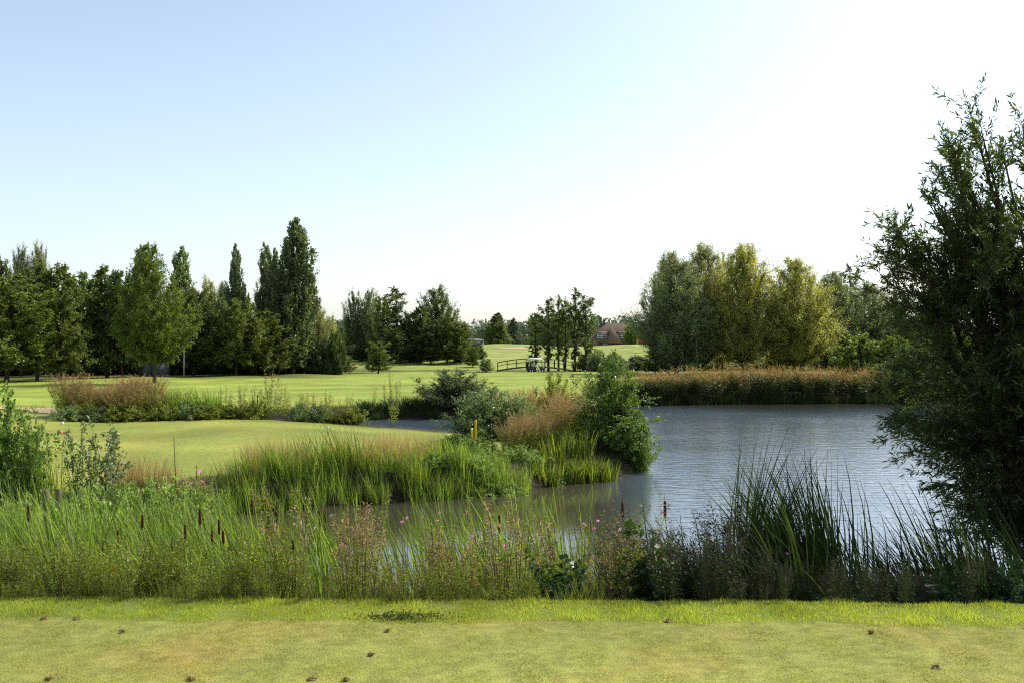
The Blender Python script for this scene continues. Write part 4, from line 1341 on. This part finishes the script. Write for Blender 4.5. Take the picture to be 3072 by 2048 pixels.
def divot(px, py, w, label, group=None):
    Y = 2.4 * F / (py - HY)
    X = W(px, Y)
    R = np.random.default_rng(int(px * 7 + py))
    g = Geo()
    n = 90
    wm = .62 * w / F * Y * R.uniform(.8, 1.25)
    C = np.stack([R.normal(0, wm * .17, n), R.normal(0, wm * .2, n), R.uniform(0, .016, n)], -1)
    v, f = leaves(C, R.normal(0, 1, (n, 3)) * np.array([1, 1, .25]), R.uniform(.008, .028, n), R.uniform(.003, .009, n), R, .2, 6)
    g.add(v, [f])
    th = np.linspace(0, 2 * PI, 12, endpoint=False)
    rr = wm * .34 * (1 + R.normal(0, .2, 12))
    ring = np.column_stack([rr * np.cos(th), rr * np.sin(th) * 1.1, np.full(12, .0)])
    top = np.column_stack([rr * .55 * np.cos(th), rr * .55 * np.sin(th), .006 + R.uniform(0, .006, 12)])
    i = np.arange(12)
    g.add(np.concatenate([ring, top]), [np.stack([i, (i + 1) % 12, 12 + (i + 1) % 12, 12 + i], 1), (12 + i)[None]])
    o = obj('divot', g.mesh('divot'), DIRT)
    o.location = (X, Y, H1(X, Y) + .004)
    tag(o, label, 'divot', group)


for px, py, w, lab in ((311, 679, 13, 'largest brown divot at the bottom edge, left of centre'), (191, 679.5, 13, 'brown divot at the bottom edge in the left half'), (346, 680, 9, 'small brown divot right beside the largest one at the bottom edge'),
                       (49, 679, 12, 'brown divot in the bottom left corner'), (387, 631, 9, 'brown divot in mid tee just below the dark rut in the edge grass'), (668, 621, 13, 'straw coloured divot lying against the edge grass right of centre'),
                       (871, 633, 6, 'small dark divot in the right third of the tee'), (936, 667, 20, 'wide faded divot in the lower right of the tee'), (43.5, 618.5, 7, 'dark clod on the step of the edge grass at far left'),
                       (77, 618.5, 12, 'pale straw scrap on the step of the edge grass at left'), (371, 655, 9, 'faint brown divot in the lower middle of the tee'), (122, 632, 5, 'tiny dark clod on the tee below the edge grass at left')):
    divot(px, py, w, lab)

R_ = np.random.default_rng(4)  # loose leaves added to stand for the dark rut in the edge grass
_n = 520
_px = R_.normal(405, 20, _n)
_y = R_.normal(8.98, .05, _n)
_C = np.stack([(_px - 512) / F * 9., _y, np.zeros(_n)], -1)
_C[:, 2] = hgt(_C[:, 0], _C[:, 1]) + R_.uniform(.01, .04, _n)
_v, _f = leaves(_C, R_.normal(0, 1, (_n, 3)) + np.array([0, 0, .3]), R_.uniform(.015, .035, _n), R_.uniform(.01, .02, _n), R_, .15, 6)
tag(obj('rut_leaves', npmesh('rut_leaves', _v, [_f]), L_MAPLE, kind='stuff'), 'dark green leaf patch added for the dark rut in the edge grass of the tee', 'rut_leaves')
YEL = plainmat('yellow_paint', (.55, .40, .02), (.65, .48, .04), 8, .5, .4, .1)
WHT = plainmat('white_paint', (.72, .72, .70), (.82, .82, .80), 8, .5, .4, .05)
ORA = plainmat('orange_plastic', (.75, .16, .06), (.85, .22, .08), 8, .4, .5, 0)
WOOD = plainmat('weathered_wood', (.10, .07, .05), (.22, .16, .12), 12, .9, .1, .4, (1, 1, .2))
GREENP = plainmat('dark_green_paint', (.022, .035, .022), (.04, .055, .035), 10, .6, .3, .1)


def stake(px, Y, top, label, cap):
    X = W(px, Y)
    z = H1(X, Y)
    h = Z(top, Y) - z
    o = thing('yellow_stake', label, 'stake', (X, Y, z))
    g = Geo()
    g.tube([(0, 0, -.1), (0, 0, h - .05), (0, 0, h - .012), (0, 0, h)], [.04, .04, .038, .026], 10)
    obj('post', g.mesh('post'), YEL, o)
    if cap:
        c = Geo()
        c.tube([(0, 0, h - .005), (0, 0, h + .035), (0, 0, h + .05)], [.043, .043, .03], 10)
        obj('cap', c.mesh('cap'), WHT, o)


stake(472, 33.5, 429, 'short yellow stake with white top at the edge of the peninsula lawn', True)
stake(475.7, 34.5, 419, 'taller plain yellow stake just behind the white topped one', False)


def wpost(px, Y, top, r, label, name='wooden_post', h=None, mat=None):
    X = W(px, Y)
    z = min(H1(X, Y), .4)
    o = Geo()
    t = Z(top, Y) - z
    R = random.uniform(-.02, .02)
    o.tube([(0, 0, -.3), (R, 0, t * .6), (R * 1.5, 0, t - .02), (R * 1.5, 0, t)], [r * 1.03, r, r * .97, r * .82], 10)
    ob = obj(name, o.mesh(name), mat or WOOD)
    ob.location = (X, Y, z)
    return tag(ob, label, 'post')


wpost(47, 17.5, 489, .055, 'weathered wooden bank post, left and taller of two in the inlet herbs')
wpost(59.5, 18, 488, .05, 'weathered wooden bank post, right one of two in the inlet herbs')
wpost(238, 23.6, 470, .06, 'short wooden post at the left end of the peninsula reeds')
wpost(479, 26.6, 463, .07, 'grey timber post among pale herbs below the brambles')
wpost(658.7, 92, 376.2, .12, 'dark stub post on the fairway below the lakeside willow', mat=GREENP)
wpost(131.7, 43.3, 405, .06, 'dark thin post in the reddish willowherb by the channel')
wpost(257, 45, 394, .03, 'thin brown stick upright in the channel weeds')
wpost(183.6, 104, 345, .06, 'thin bare pale tree stake right of the lone lawn tree', 'tree_stake', mat=BARK_PALE)


def marker(px, Y, mat, label, s=1.):
    X = W(px, Y)
    o = Geo()
    o.tube([(0, 0, -.02), (0, 0, .02), (0, 0, .07), (0, 0, .10), (0, 0, .115)], [.05 * s, .075 * s, .07 * s, .045 * s, .01], 12)
    ob = obj('tee_marker', o.mesh('tee_marker', True), mat)
    ob.location = (X, Y, H1(X, Y))
    tag(ob, label, 'tee marker')


marker(61, 35.6, ORA, 'orange tee marker, left of the pair on the peninsula lawn', .75)
marker(64.6, 35.4, ORA, 'orange tee marker, right of the pair on the peninsula lawn', .75)
marker(62.5, 41.0, WHT, 'white tee marker behind the orange pair at left', .9)
marker(328, 41.0, WHT, 'small white tee marker at the far rim of the peninsula lawn', .8)


# --- shed under the trees
def shed():
    Y = 107.
    X = W(150.5, Y)
    z = H1(X, Y)
    o = thing('metal_shed', 'blue grey metal shed in the shade behind the lone lawn tree', 'shed', (X, Y, z))
    m = plainmat('blue_grey_metal', (.06, .075, .085), (.085, .10, .11), 2, .7, .2, .05)
    dk = plainmat('dark_trim', (.05, .06, .06), (.08, .09, .09), 2, .6, .3, 0)
    g = Geo()
    g.box((0, 1.0, .72), (2.7, 2.0, 1.44))
    obj('body', g.mesh('body'), m, o)
    g = Geo()
    g.poly([(-1.42, -.12, 1.45), (1.42, -.12, 1.45), (1.42, 2.12, 1.62), (-1.42, 2.12, 1.62), (-1.42, -.12, 1.52), (1.42, -.12, 1.52), (1.42, 2.12, 1.69), (-1.42, 2.12, 1.69)],
           [(0, 3, 2, 1), (4, 5, 6, 7), (0, 1, 5, 4), (1, 2, 6, 5), (2, 3, 7, 6), (3, 0, 4, 7)])
    obj('roof', g.mesh('roof'), dk, o)
    for sx in (-.66, .66):
        g = Geo()
        g.box((sx, -.03, .70), (1.22, .04, 1.26))
        g.box((sx, -.06, .95), (1.0, .02, .04))
        g.box((sx, -.06, .45), (1.0, .02, .04))
        d = obj('door', g.mesh('door'), m, o)
        h = Geo()
        h.box((sx * .2, -.07, .72), (.05, .04, .2))
        obj('handle', h.mesh('handle'), dk, d)


shed()


# --- footbridge
def bridge():
    Y = 138.
    x0, x1 = W(497, Y), W(574, Y)
    cx, Ln = (x0 + x1) / 2, (x1 - x0)
    zb = .35
    o = thing('footbridge', 'arched wooden footbridge with dark post and rail sides behind the golf cart', 'bridge', (cx, Y, zb))
    arch = lambda x: .55 * (1 - (2 * x / Ln) ** 2)
    n = 24
    xs = np.linspace(-Ln / 2, Ln / 2, n)
    g = Geo()
    V, Fq = [], []
    for x in xs:
        a = arch(x)
        V += [(x, -.9, a), (x, .9, a), (x, .9, a - .18), (x, -.9, a - .18)]
    for i in range(n - 1):
        for k in range(4):
            Fq.append((i * 4 + k, i * 4 + (k + 1) % 4, i * 4 + 4 + (k + 1) % 4, i * 4 + 4 + k))
    g.add(np.array(V), [np.array(Fq)])
    obj('deck', g.mesh('deck'), WOOD, o)
    for sy in (-.85, .85):
        g = Geo()
        g.tube([(x, sy, arch(x) + 1.02) for x in xs], .05, 6)
        g.tube([(x, sy, arch(x) + .55) for x in xs], .03, 6)
        obj('handrail', g.mesh('handrail'), GREENP, o)
        for i in range(9):
            x = -Ln / 2 + .1 + (Ln - .2) * i / 8
            g = Geo()
            g.box((x, sy, arch(x) + .43), (.10, .10, 1.24))
            obj('post', g.mesh('post'), GREENP, o)
    wing = Geo()


bridge()


# --- golf cart and golfer
def cart():
    Y = 131.0
    X = W(535.5, Y)
    z = H1(X, Y) + .02
    k = .98
    o = thing('golf_cart', 'white roofed dark golf cart with bags at the back, standing by the footbridge', 'golf cart', (X, Y, z), 0.15, None, (k, k, k))
    body = plainmat('cart_body', (.03, .045, .05), (.05, .065, .075), 3, .35, .5, 0)
    blk = plainmat('black_rubber', (.012, .012, .012), (.025, .025, .025), 10, .8, .2, .1)
    seatm = plainmat('cart_seat', (.07, .065, .06), (.1, .09, .08), 6, .6, .3, 0)
    glass, nt, N, Lk = newmat('windscreen')
    out = N.new('ShaderNodeOutputMaterial')
    tr = N.new('ShaderNodeBsdfTransparent')
    tr.inputs[0].default_value = (.85, .9, .9, 1)
    gl = N.new('ShaderNodeBsdfGlossy')
    gl.inputs['Roughness'].default_value = .05
    ms = N.new('ShaderNodeMixShader')
    ms.inputs[0].default_value = .12
    Lk.new(tr.outputs[0], ms.inputs[1])
    Lk.new(gl.outputs[0], ms.inputs[2])
    Lk.new(ms.outputs[0], out.inputs[0])
    g = Geo()
    prof = [(-1.15, .30), (1.15, .30), (1.2, .5), (1.02, .78), (.62, .82), (.55, .36), (-.1, .36), (-.12, .62), (-.62, .66), (-.66, .86), (-1.12, .84), (-1.18, .5)]
    n = len(prof)
    V = [(x, -.55, zz) for x, zz in prof] + [(x, .55, zz) for x, zz in prof]
    g.poly(V, [tuple(range(n)), tuple(range(2 * n - 1, n - 1, -1))] + [(i, n + i, n + (i + 1) % n, (i + 1) % n) for i in range(n)])
    obj('body', g.mesh('body'), body, o)
    g = Geo()
    rings = [(.87, .57, 1.69), (.90, .60, 1.73), (.84, .54, 1.80), (.62, .32, 1.88), (.3, .14, 1.9)]
    V = [(-.02 + sx * a, sy * b, zz) for a, b, zz in rings for sx, sy in ((-1, -1), (1, -1), (1, 1), (-1, 1))]
    g.poly(V, [(3, 2, 1, 0), (16, 17, 18, 19)] + [(4 * r + i, 4 * r + (i + 1) % 4, 4 * r + 4 + (i + 1) % 4, 4 * r + 4 + i) for r in range(4) for i in range(4)])
    obj('roof', g.mesh('roof'), WHT, o)
    for sx, bx in ((.72, .98), (-.72, -.7)):
        for sy in (-.5, .5):
            g = Geo()
            g.tube([(bx, sy, .8), (sx, sy, 1.71)], .022, 6)
            obj('roof_strut', g.mesh('roof_strut'), blk, o)
    g = Geo()
    g.poly([(.97, -.46, .84), (.97, .46, .84), (.745, .46, 1.66), (.745, -.46, 1.66)], [(0, 1, 2, 3)])
    obj('windscreen', g.mesh('windscreen'), glass, o)
    g = Geo()
    g.box((-.38, 0, .72), (.5, 1.0, .13))
    g.box((-.63, 0, 1.0), (.1, 1.0, .45), ry=-.15)
    obj('seat', g.mesh('seat'), seatm, o)
    g = Geo()
    th = np.linspace(0, 2 * PI, 17)
    g.tube([(.32 + .1 * math.sin(a), -.25 + .17 * math.cos(a), .98 + .12 * math.sin(a)) for a in th], .014, 5, False)
    g.tube([(.32, -.25, .98), (.62, -.25, .8)], .018, 5)
    obj('steering_wheel', g.mesh('steering_wheel'), blk, o)
    for sx in (-.78, .8):
        for sy in (-.5, .5):
            g = Geo()
            g.tube([(sx, sy - .09, .23), (sx, sy - .08, .23), (sx, sy + .08, .23), (sx, sy + .09, .23)], [.17, .23, .23, .17], 16)
            w = obj('wheel', g.mesh('wheel'), blk, o)
            g = Geo()
            g.tube([(sx, sy - .1, .23), (sx, sy + .1, .23)], .11, 12)
            obj('rim', g.mesh('rim'), WHT, w)
    for sy in (-.25, .25):
        b = thing('golf_bag', 'dark golf bag standing at the back of the golf cart, %s' % ('nearer one' if sy < 0 else 'farther one'), 'golf bag', (X - 1.0 * k, Y + sy, z + .6 * k), 0)
        g = Geo()
        g.tube([(-.12, 0, -.15), (-.08, 0, .2), (0, 0, .62), (.02, 0, .72)], [.14, .15, .15, .15], 10)
        obj('body', g.mesh('body'), blk, b)
        g = Geo()
        for i in range(6):
            a = i * 1.05
            g.tube([(.02 + .06 * math.cos(a), .06 * math.sin(a), .7), (.06 + .09 * math.cos(a), .09 * math.sin(a), .98)], .012, 4)
            g.box((.06 + .09 * math.cos(a), .09 * math.sin(a), 1.0), (.09, .04, .05))
        obj('clubs', g.mesh('clubs'), plainmat('steel', (.4, .4, .4), (.6, .6, .6), 4, .3, .5, 0, metal=.8), b)
    # golfer, seated with one leg stretched out
    skin = plainmat('skin', (.42, .24, .16), (.5, .3, .2), 3, .6, .3, 0)
    cloth = plainmat('white_cloth', (.66, .66, .64), (.78, .78, .76), 6, .9, .1, .1)

    def skinned(name, V, E, Rd, mat, parent):
        me = bpy.data.meshes.new(name)
        me.from_pydata(V, E, [])
        ob = obj(name, me, mat, parent)
        md = ob.modifiers.new('skin', 'SKIN')
        for i, r in enumerate(Rd):
            me.skin_vertices[0].data[i].radius = (r, r)
        me.skin_vertices[0].data[0].use_root = True
        sb = ob.modifiers.new('sub', 'SUBSURF')
        sb.levels = sb.render_levels = 2
        return ob
    p = thing('person', 'golfer in white clothes sitting in the golf cart with one leg stretched out', 'person', (X, Y, z), .15, None, (k, k, k))
    V = [(-.32, -.2, .86), (-.30, -.2, 1.08), (-.26, -.2, 1.28), (-.22, -.2, 1.40), (-.19, -.2, 1.50), (-.17, -.2, 1.58),
         (-.26, -.38, 1.32), (-.10, -.44, 1.10), (.14, -.34, 1.02), (.24, -.30, 1.0), (-.26, -.02, 1.32), (-.10, .02, 1.10), (.14, -.16, 1.02), (.24, -.2, 1.0),
         (-.30, -.30, .84), (.08, -.52, .80), (.36, -.70, .42), (.52, -.78, .06), (.66, -.80, .03),
         (-.30, -.10, .84), (.14, -.12, .84), (.34, -.12, .46), (.48, -.12, .40)]
    E = [(0, 1), (1, 2), (2, 3), (3, 4), (4, 5), (2, 6), (6, 7), (7, 8), (8, 9), (2, 10), (10, 11), (11, 12), (12, 13), (0, 14), (14, 15), (15, 16), (16, 17), (17, 18), (0, 19), (19, 20), (20, 21), (21, 22)]
    Rd = [.14, .14, .15, .06, .10, .085, .065, .045, .035, .04, .065, .045, .035, .04, .10, .075, .055, .04, .04, .10, .075, .055, .05]
    skinned('body', V, E, Rd, skin, p)
    skinned('shirt', [V[i] for i in (0, 1, 2, 6, 7, 10, 11)], [(0, 1), (1, 2), (2, 3), (3, 4), (2, 5), (5, 6)], [.155, .155, .165, .08, .06, .08, .06], cloth, p)
    skinned('trousers', [V[i] for i in (0, 14, 15, 16, 17, 19, 20, 21)], [(0, 1), (1, 2), (2, 3), (3, 4), (0, 5), (5, 6), (6, 7)], [.15, .115, .092, .075, .06, .115, .092, .07], cloth, p)
    g = Geo()
    g.tube([(-.18, -.2, 1.57), (-.18, -.2, 1.63), (-.18, -.2, 1.665)], [.105, .1, .05], 12)
    g.box((-.06, -.2, 1.585), (.14, .15, .02))
    obj('cap', g.mesh('cap'), cloth, p)


cart()


# --- clubhouse
def house():
    Y = 300.
    k = Y / F
    ox = (592 - 512) * k
    Lh, Dp = 34., 11.
    zb = 2.2
    o = thing('clubhouse', 'brown thatched clubhouse with white dormer windows behind the far mound', 'house', (ox, Y, zb))
    brick = plainmat('brown_brick', (.13, .07, .05), (.2, .11, .08), 3, .9, .1, .2)
    thatch = plainmat('thatch', (.13, .095, .07), (.25, .185, .135), 1.3, .95, .05, .5, (3, 3, .6))
    wglass = plainmat('window_glass', (.10, .14, .15), (.2, .26, .27), 1, .15, .6, 0)
    g = Geo()
    g.box((Lh / 2, Dp / 2, 1.4), (Lh - 1.2, Dp - 1.2, 2.8))
    obj('wall', g.mesh('wall'), brick, o)
    zr, ze = 7.75, 2.6
    g = Geo()
    g.poly([(-.2, -.2, ze), (Lh, -.2, ze), (Lh, Dp, ze), (-.2, Dp, ze), (3.6, Dp / 2, zr), (Lh - 3.6, Dp / 2, zr), (-.2, -.2, ze - .35), (Lh, -.2, ze - .35), (Lh, Dp, ze - .35), (-.2, Dp, ze - .35)],
           [(0, 1, 5, 4), (1, 2, 5), (2, 3, 4, 5), (3, 0, 4), (6, 7, 1, 0), (7, 8, 2, 1), (8, 9, 3, 2), (9, 6, 0, 3), (9, 8, 7, 6)])
    # projecting cross roof with a hipped nose
    gx, hw = 6.3, 2.3
    g.poly([(gx, 3.9, 7.0), (gx, -1.6, 6.6), (gx - hw, -2.6, 2.0), (gx + hw, -2.6, 2.0), (gx - hw, 4.3, 2.0), (gx + hw, 4.3, 2.0), (gx, -2.7, 4.6)],
           [(0, 1, 6, 2, 4), (1, 0, 5, 3, 6), (2, 6, 3), (2, 3, 5, 4)])
    rf = obj('roof', g.mesh('roof'), thatch, o)
    grey = plainmat('chimney_grey', (.07, .08, .09), (.13, .14, .15), 4, .8, .2, .1)
    for x, w_, top in ((3.0, .75, 9.4), (4.1, .6, 8.9)):
        g = Geo()
        g.box((x, Dp / 2, (5.5 + top) / 2), (w_, .9, top - 5.5))
        g.box((x, Dp / 2, top + .06), (w_ + .2, 1.1, .12))
        obj('chimney', g.mesh('chimney'), grey, rf)
    for i, (x, w_) in enumerate(((2.95, 2.7), (8.9, 2.5), (17.5, 2.5))):
        yy = 1.05
        g = Geo()
        zc = 4.1
        for dx in (-w_ / 2, 0, w_ / 2):
            g.box((x + dx, yy - .4, zc), (.17, .12, 1.15))
        for dz in (-.55, .02, .55):
            g.box((x, yy - .44, zc + dz), (w_ + .17, .12, .15))
        w = obj('window', g.mesh('window'), WHT, o)
        g = Geo()
        g.box((x, yy - .32, zc), (w_ - .1, .06, 1.05))
        obj('pane', g.mesh('pane'), wglass, w)
        g = Geo()
        g.box((x, yy + .7, zc - .05), (w_ + .1, 1.9, 1.2))
        g.poly([(x - w_ / 2 - .3, yy - .6, zc + .62), (x + w_ / 2 + .3, yy - .6, zc + .62), (x + w_ / 2 + .3, yy + 2.6, zc + 1.25), (x - w_ / 2 - .3, yy + 2.6, zc + 1.25),
                (x - w_ / 2 - .3, yy - .6, zc + .82), (x + w_ / 2 + .3, yy - .6, zc + .82), (x + w_ / 2 + .3, yy + 2.6, zc + 1.45), (x - w_ / 2 - .3, yy + 2.6, zc + 1.45)],
               [(0, 3, 2, 1), (4, 5, 6, 7), (0, 1, 5, 4), (1, 2, 6, 5), (2, 3, 7, 6), (3, 0, 4, 7)])
        obj('dormer', g.mesh('dormer'), thatch, o)
    for x in (4.0, 10.5):
        g = Geo()
        g.box((x, .53, 1.3), (1.2, .1, 1.5))
        f = obj('ground_window', g.mesh('ground_window'), WHT, o)
        g = Geo()
        g.box((x, .46, 1.3), (.95, .06, 1.25))
        obj('pane', g.mesh('pane'), plainmat('teal_glass', (.14, .3, .33), (.2, .38, .4), 1, .2, .6, 0), f)


house()


def misc():
    # floodlight mast behind the lakeside willows
    Y = 210.
    X = W(656, Y)
    z = H1(X, Y)
    o = thing('lamp_mast', 'thin grey mast rising behind the left lakeside willow', 'mast', (X, Y, z))
    g = Geo()
    h = Z(281, Y) - z
    steel = plainmat('grey_steel', (.35, .37, .4), (.45, .47, .5), 3, .5, .5, 0)
    g.tube([(0, 0, 0), (0, 0, h)], [.42, .28], 8)
    obj('pole', g.mesh('pole'), steel, o)
    g = Geo()
    g.box((0, 0, h - .5), (1.3, .3, .16))
    g.box((-.45, 0, h - .1), (.5, .35, .6))
    g.box((.45, 0, h - .1), (.5, .35, .6))
    obj('lamp_head', g.mesh('lamp_head'), steel, o)
    # low grey building left of the conical tree
    Y = 290.
    X = W(476, Y)
    z = H1(X, Y)
    o = thing('storage_shed', 'pale grey low shed left of the dark conical tree', 'shed', (X, Y, z))
    pale = plainmat('pale_cladding', (.14, .15, .15), (.2, .2, .2), 2, .7, .2, .05)
    g = Geo()
    g.box((0, 2, 1.2), (4.2, 4, 2.4))
    obj('wall', g.mesh('wall'), pale, o)
    g = Geo()
    g.poly([(-2.4, -.3, 2.4), (2.4, -.3, 2.4), (2.4, 4.3, 2.9), (-2.4, 4.3, 2.9), (-2.4, -.3, 2.6), (2.4, -.3, 2.6), (2.4, 4.3, 3.1), (-2.4, 4.3, 3.1)],
           [(0, 3, 2, 1), (4, 5, 6, 7), (0, 1, 5, 4), (1, 2, 6, 5), (2, 3, 7, 6), (3, 0, 4, 7)])
    obj('roof', g.mesh('roof'), pale, o)
    # bench by the bunker
    Y = 172.
    X = W(341.5, Y)
    z = H1(X, Y)
    o = thing('bench', 'small pale bench beside the distant left bunker', 'bench', (X, Y, z))
    for n_, c, s in (('seat', (0, 0, .45), (1.6, .42, .06)), ('backrest', (0, .2, .78), (1.6, .05, .42)), ('leg', (-.65, 0, .21), (.08, .4, .42)), ('leg', (.65, 0, .21), (.08, .4, .42))):
        g = Geo()
        g.box(c, s)
        obj(n_, g.mesh(n_), WHT, o)
    # flag on the right mound
    Y = 238.
    X = W(637.5, Y)
    z = H1(X, Y)
    o = thing('golf_flag', 'small red golf flag on the mound below the clubhouse', 'flag', (X, Y, z))
    g = Geo()
    g.tube([(0, 0, 0), (0, 0, 1.15)], .03, 6)
    obj('pole', g.mesh('pole'), WHT, o)
    g = Geo()
    n = 6
    V = []
    for i in range(n + 1):
        x = i / n * 1.1
        V += [(x, .08 * math.sin(x * 6), .72), (x, .08 * math.sin(x * 6 + .3), 1.15)]
    g.add(np.array(V), [np.array([(2 * i, 2 * i + 2, 2 * i + 3, 2 * i + 1) for i in range(n)])])
    obj('cloth', g.mesh('cloth'), plainmat('red_cloth', (.6, .05, .03), (.7, .08, .05), 3, .8, .1, 0), o)


misc()

# ------------------------------------------------------------------ light, sky, camera
AZ, EL = math.radians(56), math.radians(45)
w = bpy.data.worlds.new('World')
S.world = w
w.use_nodes = True
nt = w.node_tree
nt.nodes.clear()
wo = nt.nodes.new('ShaderNodeOutputWorld')
bg = nt.nodes.new('ShaderNodeBackground')
sky = nt.nodes.new('ShaderNodeTexSky')
sky.sky_type = 'NISHITA'
sky.sun_disc = False
sky.sun_elevation = EL
sky.sun_rotation = AZ
sky.air_density = 1.0
sky.dust_density = 1.5
sky.ozone_density = 1.0
bg.inputs['Strength'].default_value = .14
tcw = nt.nodes.new('ShaderNodeTexCoord')
sx = nt.nodes.new('ShaderNodeSeparateXYZ')
nt.links.new(tcw.outputs['Generated'], sx.inputs[0])
el = nt.nodes.new('ShaderNodeMapRange')
el.interpolation_type = 'SMOOTHSTEP'
for k_, v_ in (('From Min', 0.), ('From Max', .75), ('To Min', 1.), ('To Max', 0.)):
    el.inputs[k_].default_value = v_
nt.links.new(sx.outputs['Z'], el.inputs['Value'])
dt = nt.nodes.new('ShaderNodeVectorMath')
dt.operation = 'DOT_PRODUCT'
dt.inputs[1].default_value = (math.sin(AZ) * math.cos(EL), math.cos(AZ) * math.cos(EL), math.sin(EL))
nt.links.new(tcw.outputs['Generated'], dt.inputs[0])
gl_ = nt.nodes.new('ShaderNodeMath')          # aureole around the sun
gl_.operation = 'POWER'
gl_.use_clamp = True
gl_.inputs[1].default_value = 5.2
nt.links.new(dt.outputs['Value'], gl_.inputs[0])
hz = nt.nodes.new('ShaderNodeMath')
hz.operation = 'MULTIPLY_ADD'
hz.inputs[1].default_value = .40
nt.links.new(el.outputs[0], hz.inputs[0])
nt.links.new(gl_.outputs[0], hz.inputs[2])
hc = nt.nodes.new('ShaderNodeVectorMath')
hc.operation = 'SCALE'
hc.inputs[0].default_value = (.87 / .14, .955 / .14, 1.07 / .14)   # haze scattered over the clear sky
nt.links.new(hz.outputs[0], hc.inputs['Scale'])
ad = nt.nodes.new('ShaderNodeVectorMath')
nt.links.new(sky.outputs[0], ad.inputs[0])
nt.links.new(hc.outputs[0], ad.inputs[1])
nt.links.new(ad.outputs[0], bg.inputs[0])
nt.links.new(bg.outputs[0], wo.inputs[0])
sl = bpy.data.lights.new('sun', 'SUN')
sl.energy = 5.0
sl.angle = math.radians(.5)
sl.color = (1, .94, .84)
so = bpy.data.objects.new('sun', sl)
COL.objects.link(so)
sv = Vector((math.sin(AZ) * math.cos(EL), math.cos(AZ) * math.cos(EL), math.sin(EL)))
so.rotation_euler = (-sv).to_track_quat('-Z', 'Y').to_euler()
so.location = sv * 50

cd = bpy.data.cameras.new('camera')
cam = bpy.data.objects.new('camera', cd)
COL.objects.link(cam)
cam.location = (0, 0, EYE)
cam.rotation_euler = (math.radians(90), 0, 0)
cd.sensor_width = 36
cd.lens = 36
cd.shift_y = (HY - 341) / F
cd.clip_start = .1
cd.clip_end = 5000
S.camera = cam
S.view_settings.view_transform = 'Standard'
S.view_settings.look = 'None'
S.view_settings.exposure = 0
S.view_settings.gamma = 1
S.cycles.use_denoising = False
S.cycles.pixel_filter_type = 'BLACKMAN_HARRIS'
S.cycles.filter_width = 1.15
S.cycles.max_bounces = 6
S.cycles.diffuse_bounces = 3
S.cycles.transmission_bounces = 4
S.cycles.transparent_max_bounces = 6
